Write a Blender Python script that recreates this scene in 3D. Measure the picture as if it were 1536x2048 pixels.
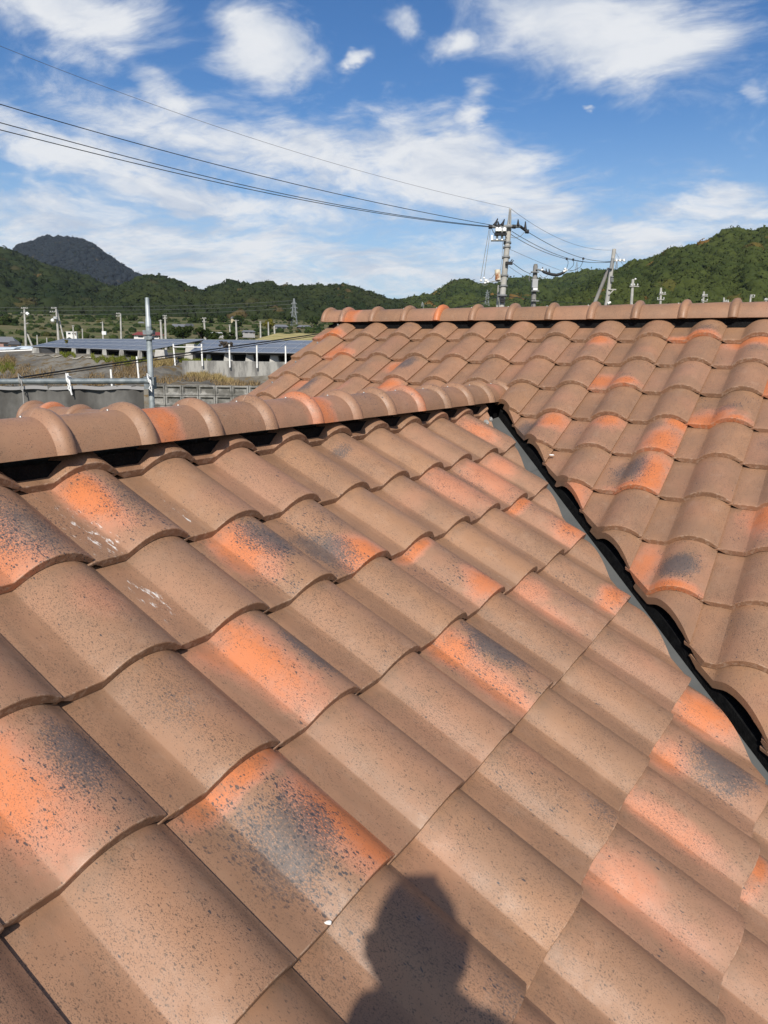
import bpy, bmesh, math, random
import numpy as np
from mathutils import Vector, Matrix
random.seed(7); rng = np.random.default_rng(11)
scn = bpy.context.scene
for _o in list(bpy.data.objects): bpy.data.objects.remove(_o)
COL = scn.collection

# ------------------------------------------------------------------ camera
F_PX = 1472.12                                   # focal length for a 1536 x 2048 picture
CAM = Vector((1.79068, -1.08952, 0.35812))
R_RIGHT = Vector((0.84721282, 0.53106493, 0.01415889))
R_DOWN = Vector((0.12520115, -0.17369154, -0.97680905))
R_FWD = Vector((-0.51628975, 0.82933786, -0.21364364))
cd = bpy.data.cameras.new('camera'); cam = bpy.data.objects.new('camera', cd); COL.objects.link(cam)
cd.sensor_fit = 'VERTICAL'; cd.sensor_height = 24.0; cd.lens = F_PX / 2048 * 24.0
cd.clip_start = 0.05; cd.clip_end = 9000
cam.matrix_world = Matrix(((R_RIGHT.x, -R_DOWN.x, -R_FWD.x, CAM.x), (R_RIGHT.y, -R_DOWN.y, -R_FWD.y, CAM.y),
                           (R_RIGHT.z, -R_DOWN.z, -R_FWD.z, CAM.z), (0, 0, 0, 1)))
scn.camera = cam
def ray(px, py):
    return R_RIGHT * ((px - 768) / F_PX) + R_DOWN * ((py - 1024) / F_PX) + R_FWD
def at(px, py, depth):
    """surveyed point: where the sight line of a pixel of the photograph is `depth` metres ahead"""
    return CAM + ray(px, py) * depth
def depth_of(p): return (Vector(p) - CAM).dot(R_FWD)

# ------------------------------------------------------------------ light
SUN_EL, SUN_AZ = 38.5, 27.5                      # sun stands behind the camera: -y turned 30 deg towards +x
_se, _sa = math.radians(SUN_EL), math.radians(SUN_AZ)
SUN_DIR = Vector((math.sin(_sa) * math.cos(_se), -math.cos(_sa) * math.cos(_se), math.sin(_se)))
sl = bpy.data.lights.new('sun', 'SUN'); sl.energy = 5.0; sl.angle = math.radians(0.7); sl.color = (1.0, 0.94, 0.85)
sun = bpy.data.objects.new('sun', sl); COL.objects.link(sun)
sun.rotation_euler = SUN_DIR.to_track_quat('Z', 'Y').to_euler(); sun.location = (3, -6, 8)
scn.view_settings.view_transform = 'Standard'; scn.view_settings.look = 'None'
scn.view_settings.exposure = 0.0; scn.view_settings.gamma = 1.0; scn.view_settings.use_curve_mapping = False

# ------------------------------------------------------------------ node helper
class N:
    def __init__(s, tree): s.t = tree; s.n = tree.nodes; s.l = tree.links
    def new(s, typ, **kw):
        nd = s.n.new(typ)
        for k, v in kw.items(): setattr(nd, k, v)
        return nd
    def put(s, sock, v):
        if v is None: return
        if hasattr(v, 'is_output') or isinstance(v, bpy.types.NodeSocket): s.l.new(v, sock)
        else:
            if isinstance(v, (tuple, list)) and len(v) == 3 and sock.type == 'RGBA': v = (*v, 1)
            sock.default_value = v
    def math(s, op, a, b=None, c=None, clamp=False):
        nd = s.new('ShaderNodeMath', operation=op); nd.use_clamp = clamp
        s.put(nd.inputs[0], a)
        if b is not None: s.put(nd.inputs[1], b)
        if c is not None: s.put(nd.inputs[2], c)
        return nd.outputs[0]
    def add(s, a, b): return s.math('ADD', a, b)
    def sub(s, a, b): return s.math('SUBTRACT', a, b)
    def mul(s, a, b): return s.math('MULTIPLY', a, b)
    def vm(s, op, a, b=None):
        nd = s.new('ShaderNodeVectorMath', operation=op); s.put(nd.inputs[0], a)
        if b is not None: s.put(nd.inputs[1] if op != 'SCALE' else nd.inputs[3], b)
        return nd.outputs[1] if op in ('LENGTH', 'DOT_PRODUCT', 'DISTANCE') else nd.outputs[0]
    def xyz(s, x, y, z):
        nd = s.new('ShaderNodeCombineXYZ'); s.put(nd.inputs[0], x); s.put(nd.inputs[1], y); s.put(nd.inputs[2], z); return nd.outputs[0]
    def sep(s, v):
        nd = s.new('ShaderNodeSeparateXYZ'); s.put(nd.inputs[0], v); return nd.outputs
    def noise(s, vec, scale, detail=4, rough=.55, dist=0, col=False):
        nd = s.new('ShaderNodeTexNoise'); s.put(nd.inputs['Vector'], vec); nd.inputs['Scale'].default_value = scale
        nd.inputs['Detail'].default_value = detail; nd.inputs['Roughness'].default_value = rough; nd.inputs['Distortion'].default_value = dist
        return nd.outputs['Color' if col else 'Fac']
    def voro(s, vec, scale, feature='F1', rnd=1.0):
        nd = s.new('ShaderNodeTexVoronoi', feature=feature); s.put(nd.inputs['Vector'], vec); nd.inputs['Scale'].default_value = scale
        nd.inputs['Randomness'].default_value = rnd; return nd
    def step(s, v, lo, hi, a=0., b=1., kind='SMOOTHSTEP'):
        nd = s.new('ShaderNodeMapRange', interpolation_type=kind); s.put(nd.inputs[0], v)
        s.put(nd.inputs[1], lo); s.put(nd.inputs[2], hi); s.put(nd.inputs[3], a); s.put(nd.inputs[4], b); return nd.outputs[0]
    def mix(s, f, a, b, mode='MIX'):
        nd = s.new('ShaderNodeMix', data_type='RGBA', blend_type=mode); s.put(nd.inputs[0], f); s.put(nd.inputs[6], a); s.put(nd.inputs[7], b); return nd.outputs[2]
    def ramp(s, f, stops):
        nd = s.new('ShaderNodeValToRGB'); e = nd.color_ramp.elements
        while len(e) < len(stops): e.new(.5)
        for k, (p, c) in zip(e, stops): k.position = p; k.color = (*c, 1)
        s.put(nd.inputs[0], f); return nd.outputs[0]
    def attr(s, name, typ='OBJECT'):
        nd = s.new('ShaderNodeAttribute', attribute_type=typ, attribute_name=name); return nd

# ------------------------------------------------------------------ sky
world = bpy.data.worlds.new('World'); scn.world = world; world.use_nodes = True
def build_world():
    t = world.node_tree; t.nodes.clear(); n = N(t)
    out = n.new('ShaderNodeOutputWorld'); bg = n.new('ShaderNodeBackground'); t.links.new(bg.outputs[0], out.inputs[0])
    sky = n.new('ShaderNodeTexSky', sky_type='NISHITA'); sky.sun_disc = False
    sky.sun_elevation = _se; sky.sun_rotation = math.atan2(SUN_DIR.x, SUN_DIR.y)
    sky.altitude = 100; sky.air_density = 1.0; sky.dust_density = 0.3; sky.ozone_density = 3.0
    hs = n.new('ShaderNodeHueSaturation'); hs.inputs['Saturation'].default_value = 1.27; hs.inputs['Value'].default_value = 1.27
    hs.inputs['Hue'].default_value = 0.507
    t.links.new(sky.outputs[0], hs.inputs['Color'])
    d = n.new('ShaderNodeTexCoord').outputs['Generated']
    dx, dy, dz = n.sep(d)
    zc = n.math('MAXIMUM', dz, 0.0)
    k = n.math('DIVIDE', 1.0, n.add(zc, 0.20))
    plane = n.xyz(n.mul(dx, k), n.mul(dy, k), 0.0)
    # drifting wisps: warp, then a broad and a fine layer
    w = n.noise(plane, 1.6, 3, .5, col=True)
    warped = n.vm('ADD', plane, n.vm('SCALE', n.vm('SUBTRACT', w, (.5, .5, .5)), .55))
    big = n.noise(warped, 2.3, 9, .58)
    fine = n.noise(n.vm('MULTIPLY', warped, (1.0, 1.5, 1)), 6.5, 9, .62)
    puff = n.noise(n.vm('ADD', warped, (5, 2, 0)), 17.0, 8, .62)
    fbm = n.add(n.add(n.mul(big, .48), n.mul(fine, .40)), n.mul(puff, .18))
    # cloud banks, each given by the direction of its centre and its spread
    az = n.math('ARCTAN2', dx, dy); el = n.math('ARCSINE', dz)
    wa = n.sub(n.noise(plane, 2.6, 5, .6), .5); we = n.sub(n.noise(n.vm('ADD', plane, (7, 3, 1)), 2.6, 5, .6), .5)
    az = n.add(az, n.mul(wa, .16)); el = n.add(el, n.mul(we, .10))
    def azel(px, py):
        v = ray(px, py).normalized(); return math.atan2(v.x, v.y), math.asin(v.z)
    banks = [(120, 20, 210, 105, -8, 1.0), (528, 92, 92, 84, 0, 1.25), (345, 205, 150, 42, -48, .75), (560, 310, 420, 70, -9, 1.0),
             (900, 350, 260, 85, -14, 1.15), (1090, 410, 150, 60, -20, .85), (120, 300, 260, 60, -14, .8), (420, 400, 330, 45, -6, .85), (130, 430, 260, 60, 0, .8),
             (420, 500, 640, 75, 0, .86), (1215, 75, 250, 105, -22, 1.15), (1130, 40, 170, 60, -10, 1.0), (938, 256, 46, 30, 10, .9), (965, 205, 40, 24, 30, .55), (1430, 425, 210, 52, 2, .85),
             (712, 139, 30, 13, 4, .85), (806, 52, 40, 34, -40, .6), (925, 98, 40, 30, 0, .7), (350, 560, 560, 60, 0, .8), (1300, 480, 260, 50, 0, .8), (1156, 221, 14, 7, 0, .7),
             (1528, 170, 30, 40, 0, .6), (800, 540, 330, 60, 0, .72)]
    tot = None
    for (px, py, rx, ry, ang, st) in banks:
        a0, e0 = azel(px, py); a1, e1 = azel(px + 10, py); sc = math.hypot(a1 - a0, e1 - e0) / 10
        a2, e2 = azel(px, py - 10); se = abs(e2 - e0) / 10
        ca, sa = math.cos(math.radians(ang)), math.sin(math.radians(ang))
        u = n.math('DIVIDE', n.sub(az, a0), sc); v = n.math('DIVIDE', n.sub(el, e0), se)
        p = n.add(n.mul(u, ca / rx), n.mul(v, sa / rx)); q = n.sub(n.mul(v, ca / ry), n.mul(u, sa / ry))
        g = n.mul(n.math('EXPONENT', n.mul(n.add(n.mul(p, p), n.mul(q, q)), -0.9)), st)
        tot = g if tot is None else n.math('MAXIMUM', tot, g)
    # elsewhere in the sky: the same kind of scattered cloud
    a0, e0 = azel(768, 350)
    far_from_view = n.step(n.vm('DOT_PRODUCT', d, tuple(ray(768, 350).normalized())), .72, .5)
    gen = n.mul(n.step(n.noise(plane, .9, 3, .5), .42, .66), .95)
    tot = n.math('MAXIMUM', tot, n.mul(gen, far_from_view))
    dens = n.add(n.mul(tot, .74), n.mul(n.sub(fbm, .53), 1.8))
    cover = n.step(dens, .09, .70)
    shade = n.noise(n.vm('ADD', warped, (.03, -.06, 0)), 3.2, 7, .6)
    ccol = n.mix(n.step(n.add(shade, n.mul(dens, .30)), .44, .78), (6.4, 7.2, 8.6), (10.0, 10.2, 10.5))
    low = n.step(dz, .0, .30, 1, 0)
    hazy = n.mix(n.mul(low, .72), hs.outputs[0], (5.4, 7.4, 9.6))
    fin = n.mix(n.mul(cover, .95), hazy, ccol)
    t.links.new(fin, bg.inputs[0]); bg.inputs[1].default_value = 0.085
build_world()

# ------------------------------------------------------------------ object helpers
def link(o, parent=None):
    COL.objects.link(o)
    if parent is not None: o.parent = parent
    return o
def tag(o, label=None, cat=None, group=None, kind=None):
    if label: o['label'] = label
    if cat: o['category'] = cat
    if group: o['group'] = group
    if kind: o['kind'] = kind
    return o
def empty(name, loc=(0, 0, 0), label=None, cat=None, group=None):
    o = bpy.data.objects.new(name, None); o.location = loc; o.empty_display_size = .1
    return tag(link(o), label, cat, group)
class MB:
    """collects shapes (world coordinates) into one mesh"""
    def __init__(s): s.v = []; s.f = []; s.sm = []
    def raw(s, vs, fs, smooth=False):
        b = len(s.v); s.v += [tuple(v) for v in vs]; s.f += [tuple(b + i for i in f) for f in fs]; s.sm += [smooth] * len(fs); return s
    def box(s, c, size, axes=None, taper=1.0):
        c = Vector(c); ax = axes or (Vector((1, 0, 0)), Vector((0, 1, 0)), Vector((0, 0, 1)))
        h = [x / 2 for x in size]; vs = []
        for z in (-1, 1):
            k = taper if z > 0 else 1.0
            for x, y in ((-1, -1), (1, -1), (1, 1), (-1, 1)): vs.append(c + ax[0] * (x * h[0] * k) + ax[1] * (y * h[1] * k) + ax[2] * (z * h[2]))
        return s.raw(vs, [(3, 2, 1, 0), (4, 5, 6, 7), (0, 1, 5, 4), (1, 2, 6, 5), (2, 3, 7, 6), (3, 0, 4, 7)])
    def tube(s, pts, r, n=8, caps=True, smooth=True):
        pts = [Vector(p) for p in pts]; rr = r if isinstance(r, (list, tuple)) else [r] * len(pts)
        rings = []; up = None
        for i, p in enumerate(pts):
            d = (pts[min(i + 1, len(pts) - 1)] - pts[max(i - 1, 0)]).normalized()
            if up is None or abs(up.dot(d)) > .95: up = Vector((0, 0, 1)) if abs(d.z) < .9 else Vector((1, 0, 0))
            a = d.cross(up).normalized(); b = a.cross(d).normalized(); up = b
            rings.append([p + (a * math.cos(2 * math.pi * j / n) + b * math.sin(2 * math.pi * j / n)) * rr[i] for j in range(n)])
        vs = [v for ring in rings for v in ring]; fs = []
        for i in range(len(pts) - 1):
            for j in range(n): fs.append((i * n + j, i * n + (j + 1) % n, (i + 1) * n + (j + 1) % n, (i + 1) * n + j))
        s.raw(vs, fs, smooth)
        if caps: s.raw(rings[0], [tuple(range(n))][::1]); s.raw(rings[-1], [tuple(reversed(range(n)))])
        return s
    def quad(s, a, b, c, d): return s.raw([a, b, c, d], [(0, 1, 2, 3)])
    def ball(s, c, r, nu=10, nv=6, sc=(1, 1, 1)):
        vs = []; fs = []
        for i in range(nv + 1):
            for j in range(nu):
                a = math.pi * i / nv; b = 2 * math.pi * j / nu
                vs.append((c[0] + r * sc[0] * math.sin(a) * math.cos(b), c[1] + r * sc[1] * math.sin(a) * math.sin(b), c[2] + r * sc[2] * math.cos(a)))
        for i in range(nv):
            for j in range(nu): fs.append((i * nu + j, (i + 1) * nu + j, (i + 1) * nu + (j + 1) % nu, i * nu + (j + 1) % nu))
        return s.raw(vs, fs, True)
    def mesh(s, name, mat):
        me = bpy.data.meshes.new(name); me.from_pydata(s.v, [], s.f); me.materials.append(mat)
        me.polygons.foreach_set('use_smooth', s.sm); me.update(); return me
    def build(s, name, mat, parent=None, loc=None):
        """one mesh object; its origin goes to `loc` (or to its parent's origin)"""
        me = s.mesh(name, mat); o = bpy.data.objects.new(name, me)
        org = Vector(loc) if loc is not None else (parent.matrix_basis.translation.copy() if parent is not None else None)
        if org is None: org = Vector(s.v[0])
        if parent is None or parent.parent is None: base = org
        me.transform(Matrix.Translation(-org)); o.location = org if parent is None else org - world_loc(parent)
        return link(o, parent)
def world_loc(o):
    p = Vector(o.location)
    while o.parent is not None: o = o.parent; p = p + Vector(o.location)
    return p

MATS = {}
def material(name, fn, rough=.7, spec=.3, metallic=0.):
    m = bpy.data.materials.new(name); m.use_nodes = True; t = m.node_tree; n = N(t)
    b = t.nodes['Principled BSDF']; b.inputs['Roughness'].default_value = rough; b.inputs['Specular IOR Level'].default_value = spec; b.inputs['Metallic'].default_value = metallic
    r = fn(n, b)
    if r is not None: n.put(b.inputs['Base Color'], r)
    MATS[name] = m; return m
def bump(n, b, h, strength, dist):
    nd = n.new('ShaderNodeBump'); nd.inputs['Strength'].default_value = strength; nd.inputs['Distance'].default_value = dist
    n.put(nd.inputs['Height'], h); n.t.links.new(nd.outputs[0], b.inputs['Normal'])
def mottled(c1, c2, scale, bs=.2, bd=.01, detail=6, lo=.35, hi=.65, world_space=True):
    def fn(n, b):
        v = n.new('ShaderNodeNewGeometry').outputs['Position'] if world_space else n.new('ShaderNodeTexCoord').outputs['Object']
        f = n.noise(v, scale, detail, .6); bump(n, b, n.noise(v, scale * 4, 4), bs, bd)
        return n.mix(n.step(f, lo, hi), c1, c2)
    return fn

# ------------------------------------------------------------------ the tiled roof: measures
PITCH = 0.488597; CP, SP = math.cos(PITCH), math.sin(PITCH)
W = 0.304183; LA = 0.324474; LB = 0.307709
OB = Vector((-1.62911, 4.03029, 0.59549))
YV = 2.91007                                      # the two slopes meet where x + y = YV
A_UP, A_U, A_N = Vector((-CP, 0, SP)), Vector((0, 1, 0)), Vector((SP, 0, CP))
B_UP, B_U, B_N = Vector((0, CP, SP)), Vector((1, 0, 0)), Vector((0, -SP, CP))
THICK = 0.025; LAP = 0.055

def tile_material(u0=0.0):
    """clay with flashed firing marks: where the orange, the soot and the freckles fall is read from each tile"""
    def fn(n, b):
        tc = n.new('ShaderNodeTexCoord').outputs['Object']; x, y, z = n.sep(tc)
        u = n.math('DIVIDE', x, W); v = n.sub(1.0, n.math('DIVIDE', y, .32))
        A = lambda k: n.attr(k).outputs['Vector']
        seed = n.sep(A('seed')); off = n.vm('SCALE', A('seed'), 10.0)
        p = n.vm('ADD', n.xyz(x, n.mul(y, .75), n.mul(z, 1.0)), off)
        wob = n.sub(n.noise(p, 9, 5, .6), .5); wob2 = n.sub(n.noise(n.vm('ADD', p, (3, 3, 3)), 55, 4, .6), .5)
        fine = n.noise(n.vm('ADD', p, (1, 5, 3)), 420, 3, .6)
        def spot(at_, size, soft=1.0):
            c = n.sep(A(at_)); r = n.sep(A(size))
            a = n.math('DIVIDE', n.sub(u, c[0]), r[0]); q = n.math('DIVIDE', n.sub(v, c[1]), r[1])
            ang = r[2]
            ca, sa = n.math('COSINE', ang), n.math('SINE', ang)
            a2 = n.add(n.mul(a, ca), n.mul(q, sa)); q2 = n.sub(n.mul(q, ca), n.mul(a, sa))
            dd = n.math('SQRT', n.add(n.mul(a2, a2), n.mul(q2, q2)))
            dd = n.add(dd, n.add(n.mul(wob, 1.15), n.mul(wob2, .42)))
            return n.mul(n.step(dd, 1.25, .12), c[2])
        tone = n.sep(A('tone'))
        base = n.mix(tone[0], (.322, .175, .094), (.330, .174, .104))          # ochre to pink clay
        base = n.mix(n.step(n.noise(p, 6, 4, .55), .35, .7), base, (.272, .155, .091))
        base = n.mix(n.mul(n.step(n.noise(n.vm('ADD', p, (9, 1, 0)), 4.2, 4, .5), .55, .8), .45), base, (.362, .190, .118))
        hv = n.new('ShaderNodeHueSaturation'); n.put(hv.inputs['Value'], tone[1]); n.t.links.new(base, hv.inputs['Color']); base = hv.outputs[0]
        # orange flash
        o1 = spot('orange', 'orange_size'); o2 = spot('orange_b', 'orange_b_size'); om = n.math('MAXIMUM', o1, o2)
        om = n.math('ADD', om, n.mul(n.sub(fine, .5), n.mul(om, .55)), clamp=True)
        col = n.mix(n.step(om, .0, .55), base, (.45, .200, .117))
        col = n.mix(n.step(om, .34, 1.12), col, (.54, .165, .053))
        # soot: dense haze broken into specks at its rim
        sm = spot('soot', 'soot_size')
        grain = n.noise(n.vm('MULTIPLY', n.vm('ADD', p, (2, 2, 8)), (1, .75, 1)), 330, 4, .62)
        haze = n.step(n.add(sm, n.mul(n.sub(grain, .5), 2.6)), .40, .78)
        col = n.mix(n.mul(n.mul(haze, n.step(sm, 0.02, .5)), .84), col, (.082, .074, .072))
        # freckles
        pv = n.vm('ADD', n.vm('MULTIPLY', p, (1.15, .72, 1)), n.vm('SCALE', n.vm('SUBTRACT', n.noise(p, 240, 2, .5, col=True), (.5, .5, .5)), .006))
        ev = n.sep(tone_spk := A('speck'))
        dens = n.noise(n.vm('ADD', p, (4, 4, 4)), 10, 4, .6)
        def freckle(scale, size, amount, seedv):
            vo = n.voro(n.vm('ADD', pv, seedv), scale); cr = n.sep(vo.outputs['Color'])
            keep = n.math('GREATER_THAN', amount, cr[0])
            rad = n.mul(n.add(n.mul(cr[1], .7), .35), size)
            return n.mul(n.step(vo.outputs['Distance'], rad, n.mul(rad, .6)), keep)
        amt = n.mul(n.step(dens, .28, .66), n.mul(ev[0], 1.25))
        f1 = n.math('MAXIMUM', freckle(360, .48, n.mul(amt, 1.3), (0, 0, 0)), n.mul(freckle(560, .5, n.mul(amt, 1.5), (2, 2, 0)), .8)); f1b = freckle(180, .36, n.mul(amt, .85), (3, 1, 0))
        col = n.mix(n.mul(n.math('MAXIMUM', f1, f1b), .86), col, (.088, .055, .037))
        amt2 = n.add(n.mul(n.step(n.add(dens, n.mul(wob, .3)), .45, .70), ev[1]), n.mul(n.step(sm, .05, .5), n.mul(ev[1], .8)))
        f2 = freckle(150, .46, n.mul(amt2, 1.3), (5, 2, 0)); f3 = freckle(80, .32, n.mul(amt2, .36), (1, 7, 0))
        col = n.mix(n.mul(n.math('MAXIMUM', f2, f3), .9), col, (.040, .038, .042))
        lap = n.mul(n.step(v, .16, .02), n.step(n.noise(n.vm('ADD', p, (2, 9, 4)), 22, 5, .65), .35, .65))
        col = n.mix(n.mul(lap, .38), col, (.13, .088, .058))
        rain = n.noise(n.vm('MULTIPLY', n.vm('ADD', p, (7, 3, 3)), (1, .09, 1)), 60, 5, .65)
        col = n.mix(n.mul(n.step(rain, .50, .80), .26), col, (.17, .115, .078))
        dust = n.noise(n.vm('ADD', p, (5, 5, 2)), 14, 6, .7)
        col = n.mix(n.mul(n.step(dust, .52, .80), .24), col, (.47, .33, .235))
        pan_shade = n.mul(n.step(u, .345, .300), n.step(n.noise(n.vm('MULTIPLY', n.vm('ADD', p, (4, 9, 9)), (1, .3, 1)), 26, 5, .6), .25, .6))
        col = n.mix(n.mul(pan_shade, tone[2]), col, (.185, .100, .055))  # brown pan film, deepened to paint in the weaker light on the pans
        # mineral dust and lime splashes
        pale = n.math('GREATER_THAN', n.noise(n.vm('ADD', p, (8, 8, 8)), 900, 1, .5), .76)
        col = n.mix(n.mul(pale, .12), col, (.6, .5, .4))
        lime = spot('lime', 'lime_size'); lt = n.noise(n.vm('MULTIPLY', n.vm('ADD', p, (6, 1, 2)), (1, .28, 1)), 75, 7, .75)
        col = n.mix(n.mul(n.step(n.mul(lime, n.step(lt, .475, .71)), .20, .62), .8), col, (.74, .72, .68))
        scuff = n.step(n.noise(n.vm('MULTIPLY', n.vm('ADD', p, (1, 9, 2)), (1, .3, 1)), 60, 4, .6), .76, .84)
        col = n.mix(n.mul(scuff, .10), col, (.62, .52, .44))
        # worn pale arris along the front edge
        chip = n.mul(n.step(n.math('ABSOLUTE', y), .0035, .001), n.step(n.noise(n.vm('ADD', p, (1, 1, 9)), 60, 4, .7), .5, .62))
        col = n.mix(n.mul(chip, .5), col, (.5, .36, .26))
        h = n.add(n.mul(n.noise(p, 500, 3, .6), .6), n.mul(n.noise(p, 90, 3, .5), .5))
        bump(n, b, h, .38, .0012)
        n.put(b.inputs['Roughness'], n.step(n.noise(p, 30, 3), .3, .7, .46, .60))
        return col
    return fn
MT = material('flashed_clay', tile_material(), .6, .50)

UC, RAD, TOP = 0.2035, 0.125, 0.050
def prof_z(u):
    if u <= .097: return 0.0
    pts = ((.097, 0.), (.1005, .0022), (.115, .0142), (.1295, .0257))
    for (a, za), (c, zc) in zip(pts, pts[1:]):
        if u <= c: return za + (zc - za) * (u - a) / (c - a)
    return math.sqrt(max(RAD * RAD - (u - UC) ** 2, 0)) - (RAD - TOP)
def profile():
    us = [-.028, 0.0, .03, .065, .097, .1005, .115, .1295]
    us += [.1295 + (W - .0025 - .1295) * i / 14 for i in range(1, 15)]
    top = []
    for u in us:
        z = prof_z(u)
        if u < 0: z = -.010
        if u > W - .004: z = .0085
        top.append((u, z))
    low = []
    for i, (u, z) in enumerate(top):
        a = top[max(i - 1, 0)]; c = top[min(i + 1, len(top) - 1)]
        t = Vector((c[0] - a[0], c[1] - a[1])).normalized(); nn = Vector((-t.y, t.x))
        th = THICK * (1.0 if u < .25 else max(.30, 1 - (u - .25) / .075 * .8))
        if u <= 0: th = .009
        low.append((u - nn.x * th * .55, z - nn.y * th if u < .25 else z - th))
    return top, low
def tile_mesh(name, L, extra=LAP, verge=False, left_lip=True):
    top, low = profile()
    if not left_lip or verge: top = top[1:]; low = low[1:]
    k = len(top); dep = L + extra; drop = THICK + .0015
    # stations along the tile: front face, rounded arris, then up the slope
    st = [(0.0, -.0030, True), (.0010, -.0008, True), (.0032, 0.0, True), (.03, 0, True), (L * .5, 0, True), (dep, 0, True)]
    vs = []; fs = []
    def zoff(y): return -drop * y / L
    for (y, dz, _) in st:
        for (u, z) in top: vs.append((u, y, z + dz + zoff(y)))
    nst = len(st)
    for i in range(nst - 1):
        for j in range(k - 1): fs.append((i * k + j, i * k + j + 1, (i + 1) * k + j + 1, (i + 1) * k + j))
    ntop = len(fs)
    b0 = len(vs)
    for y in (0.0, dep):
        for (u, z) in low: vs.append((u, y, z + zoff(y)))
    for j in range(k - 1):
        fs.append((b0 + j, b0 + j + 1, j + 1, j))                       # front face
        fs.append((b0 + k + j, b0 + k + j + 1, b0 + j + 1, b0 + j))      # underside
        fs.append(((nst - 1) * k + j, (nst - 1) * k + j + 1, b0 + k + j + 1, b0 + k + j))
    for j, r in ((0, 1), (k - 1, -1)):
        q = [i * k + j for i in range(nst)] + [b0 + k + j, b0 + j]
        fs.append(tuple(q if r < 0 else reversed(q)))
    if verge:
        b1 = len(vs)
        for (y, z0) in ((0.0, 0.0), (dep, zoff(dep))):
            vs += [(-.002, y, z0 - .001), (.016, y, z0 - .004), (.016, y, z0 - .085), (-.002, y, z0 - .085)]
        fs += [(b1 + 3, b1 + 2, b1 + 1, b1), (b1, b1 + 4, b1 + 7, b1 + 3), (b1 + 4, b1 + 5, b1 + 6, b1 + 7), (b1 + 2, b1 + 6, b1 + 5, b1 + 1), (b1 + 3, b1 + 7, b1 + 6, b1 + 2), (b1, b1 + 1, b1 + 5, b1 + 4)]
    me = bpy.data.meshes.new(name); me.from_pydata(vs, [], fs); me.materials.append(MT)
    sm = [i < ntop for i in range(len(fs))]
    me.polygons.foreach_set('use_smooth', sm); me.update()
    # keep the kinks of the profile and the front arris crisp
    bm = bmesh.new(); bm.from_mesh(me)
    bmesh.ops.recalc_face_normals(bm, faces=bm.faces)
    for e in bm.edges:
        if len(e.link_faces) == 2 and e.calc_face_angle(0) > math.radians(33): e.smooth = False
    bm.to_mesh(me); bm.free(); return me
ME_A = tile_mesh('roof_tile', LA); ME_B = tile_mesh('roof_tile', LB); ME_V = tile_mesh('verge_tile', LB, verge=True)

# ------------------------------------------------------------------ the house
house = empty('tiled_house', (-1.6, 1.0, -4.9), 'house under mottled orange and brown clay tiles, two gable slopes meeting in a valley', 'house')
HL = Vector(house.location)

def dress(o, r=None, orange=None, orange2=None, soot=None, speck=None, tone=None, lime=None, pan_film_shade=.12):
    """firing marks of one tile. spots are (u, v, strength, ru, rv, turn): u across from the pan edge, v down from the head"""
    q = random.random
    def put(k, s, default=(.5, .5, 0., .3, .3, 0.)):
        s = s or default; o[k] = (float(s[0]), float(s[1]), float(s[2])); o[k + '_size'] = (float(s[3]), float(s[4]), float(s[5]) if len(s) > 5 else 0.)
    put('orange', orange or ((q(), q(), .20 * q() ** 2, .3 + .3 * q(), .2 + .3 * q(), q() * 2) ))
    put('orange_b', orange2)
    put('soot', soot or (.6 + .3 * q(), .3 + .5 * q(), .34 * q(), .18 + .2 * q(), .3 + .3 * q(), 0.))
    put('lime', lime)
    sp = speck or (.35 + .4 * q(), .10 * q() ** 2)
    o['speck'] = (float(sp[0]), float(sp[1]), 0.0)
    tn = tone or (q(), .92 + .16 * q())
    o['tone'] = (float(tn[0]), float(tn[1]), float(pan_film_shade))
    o['seed'] = (q() * 7, q() * 7, q() * 7)

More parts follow.
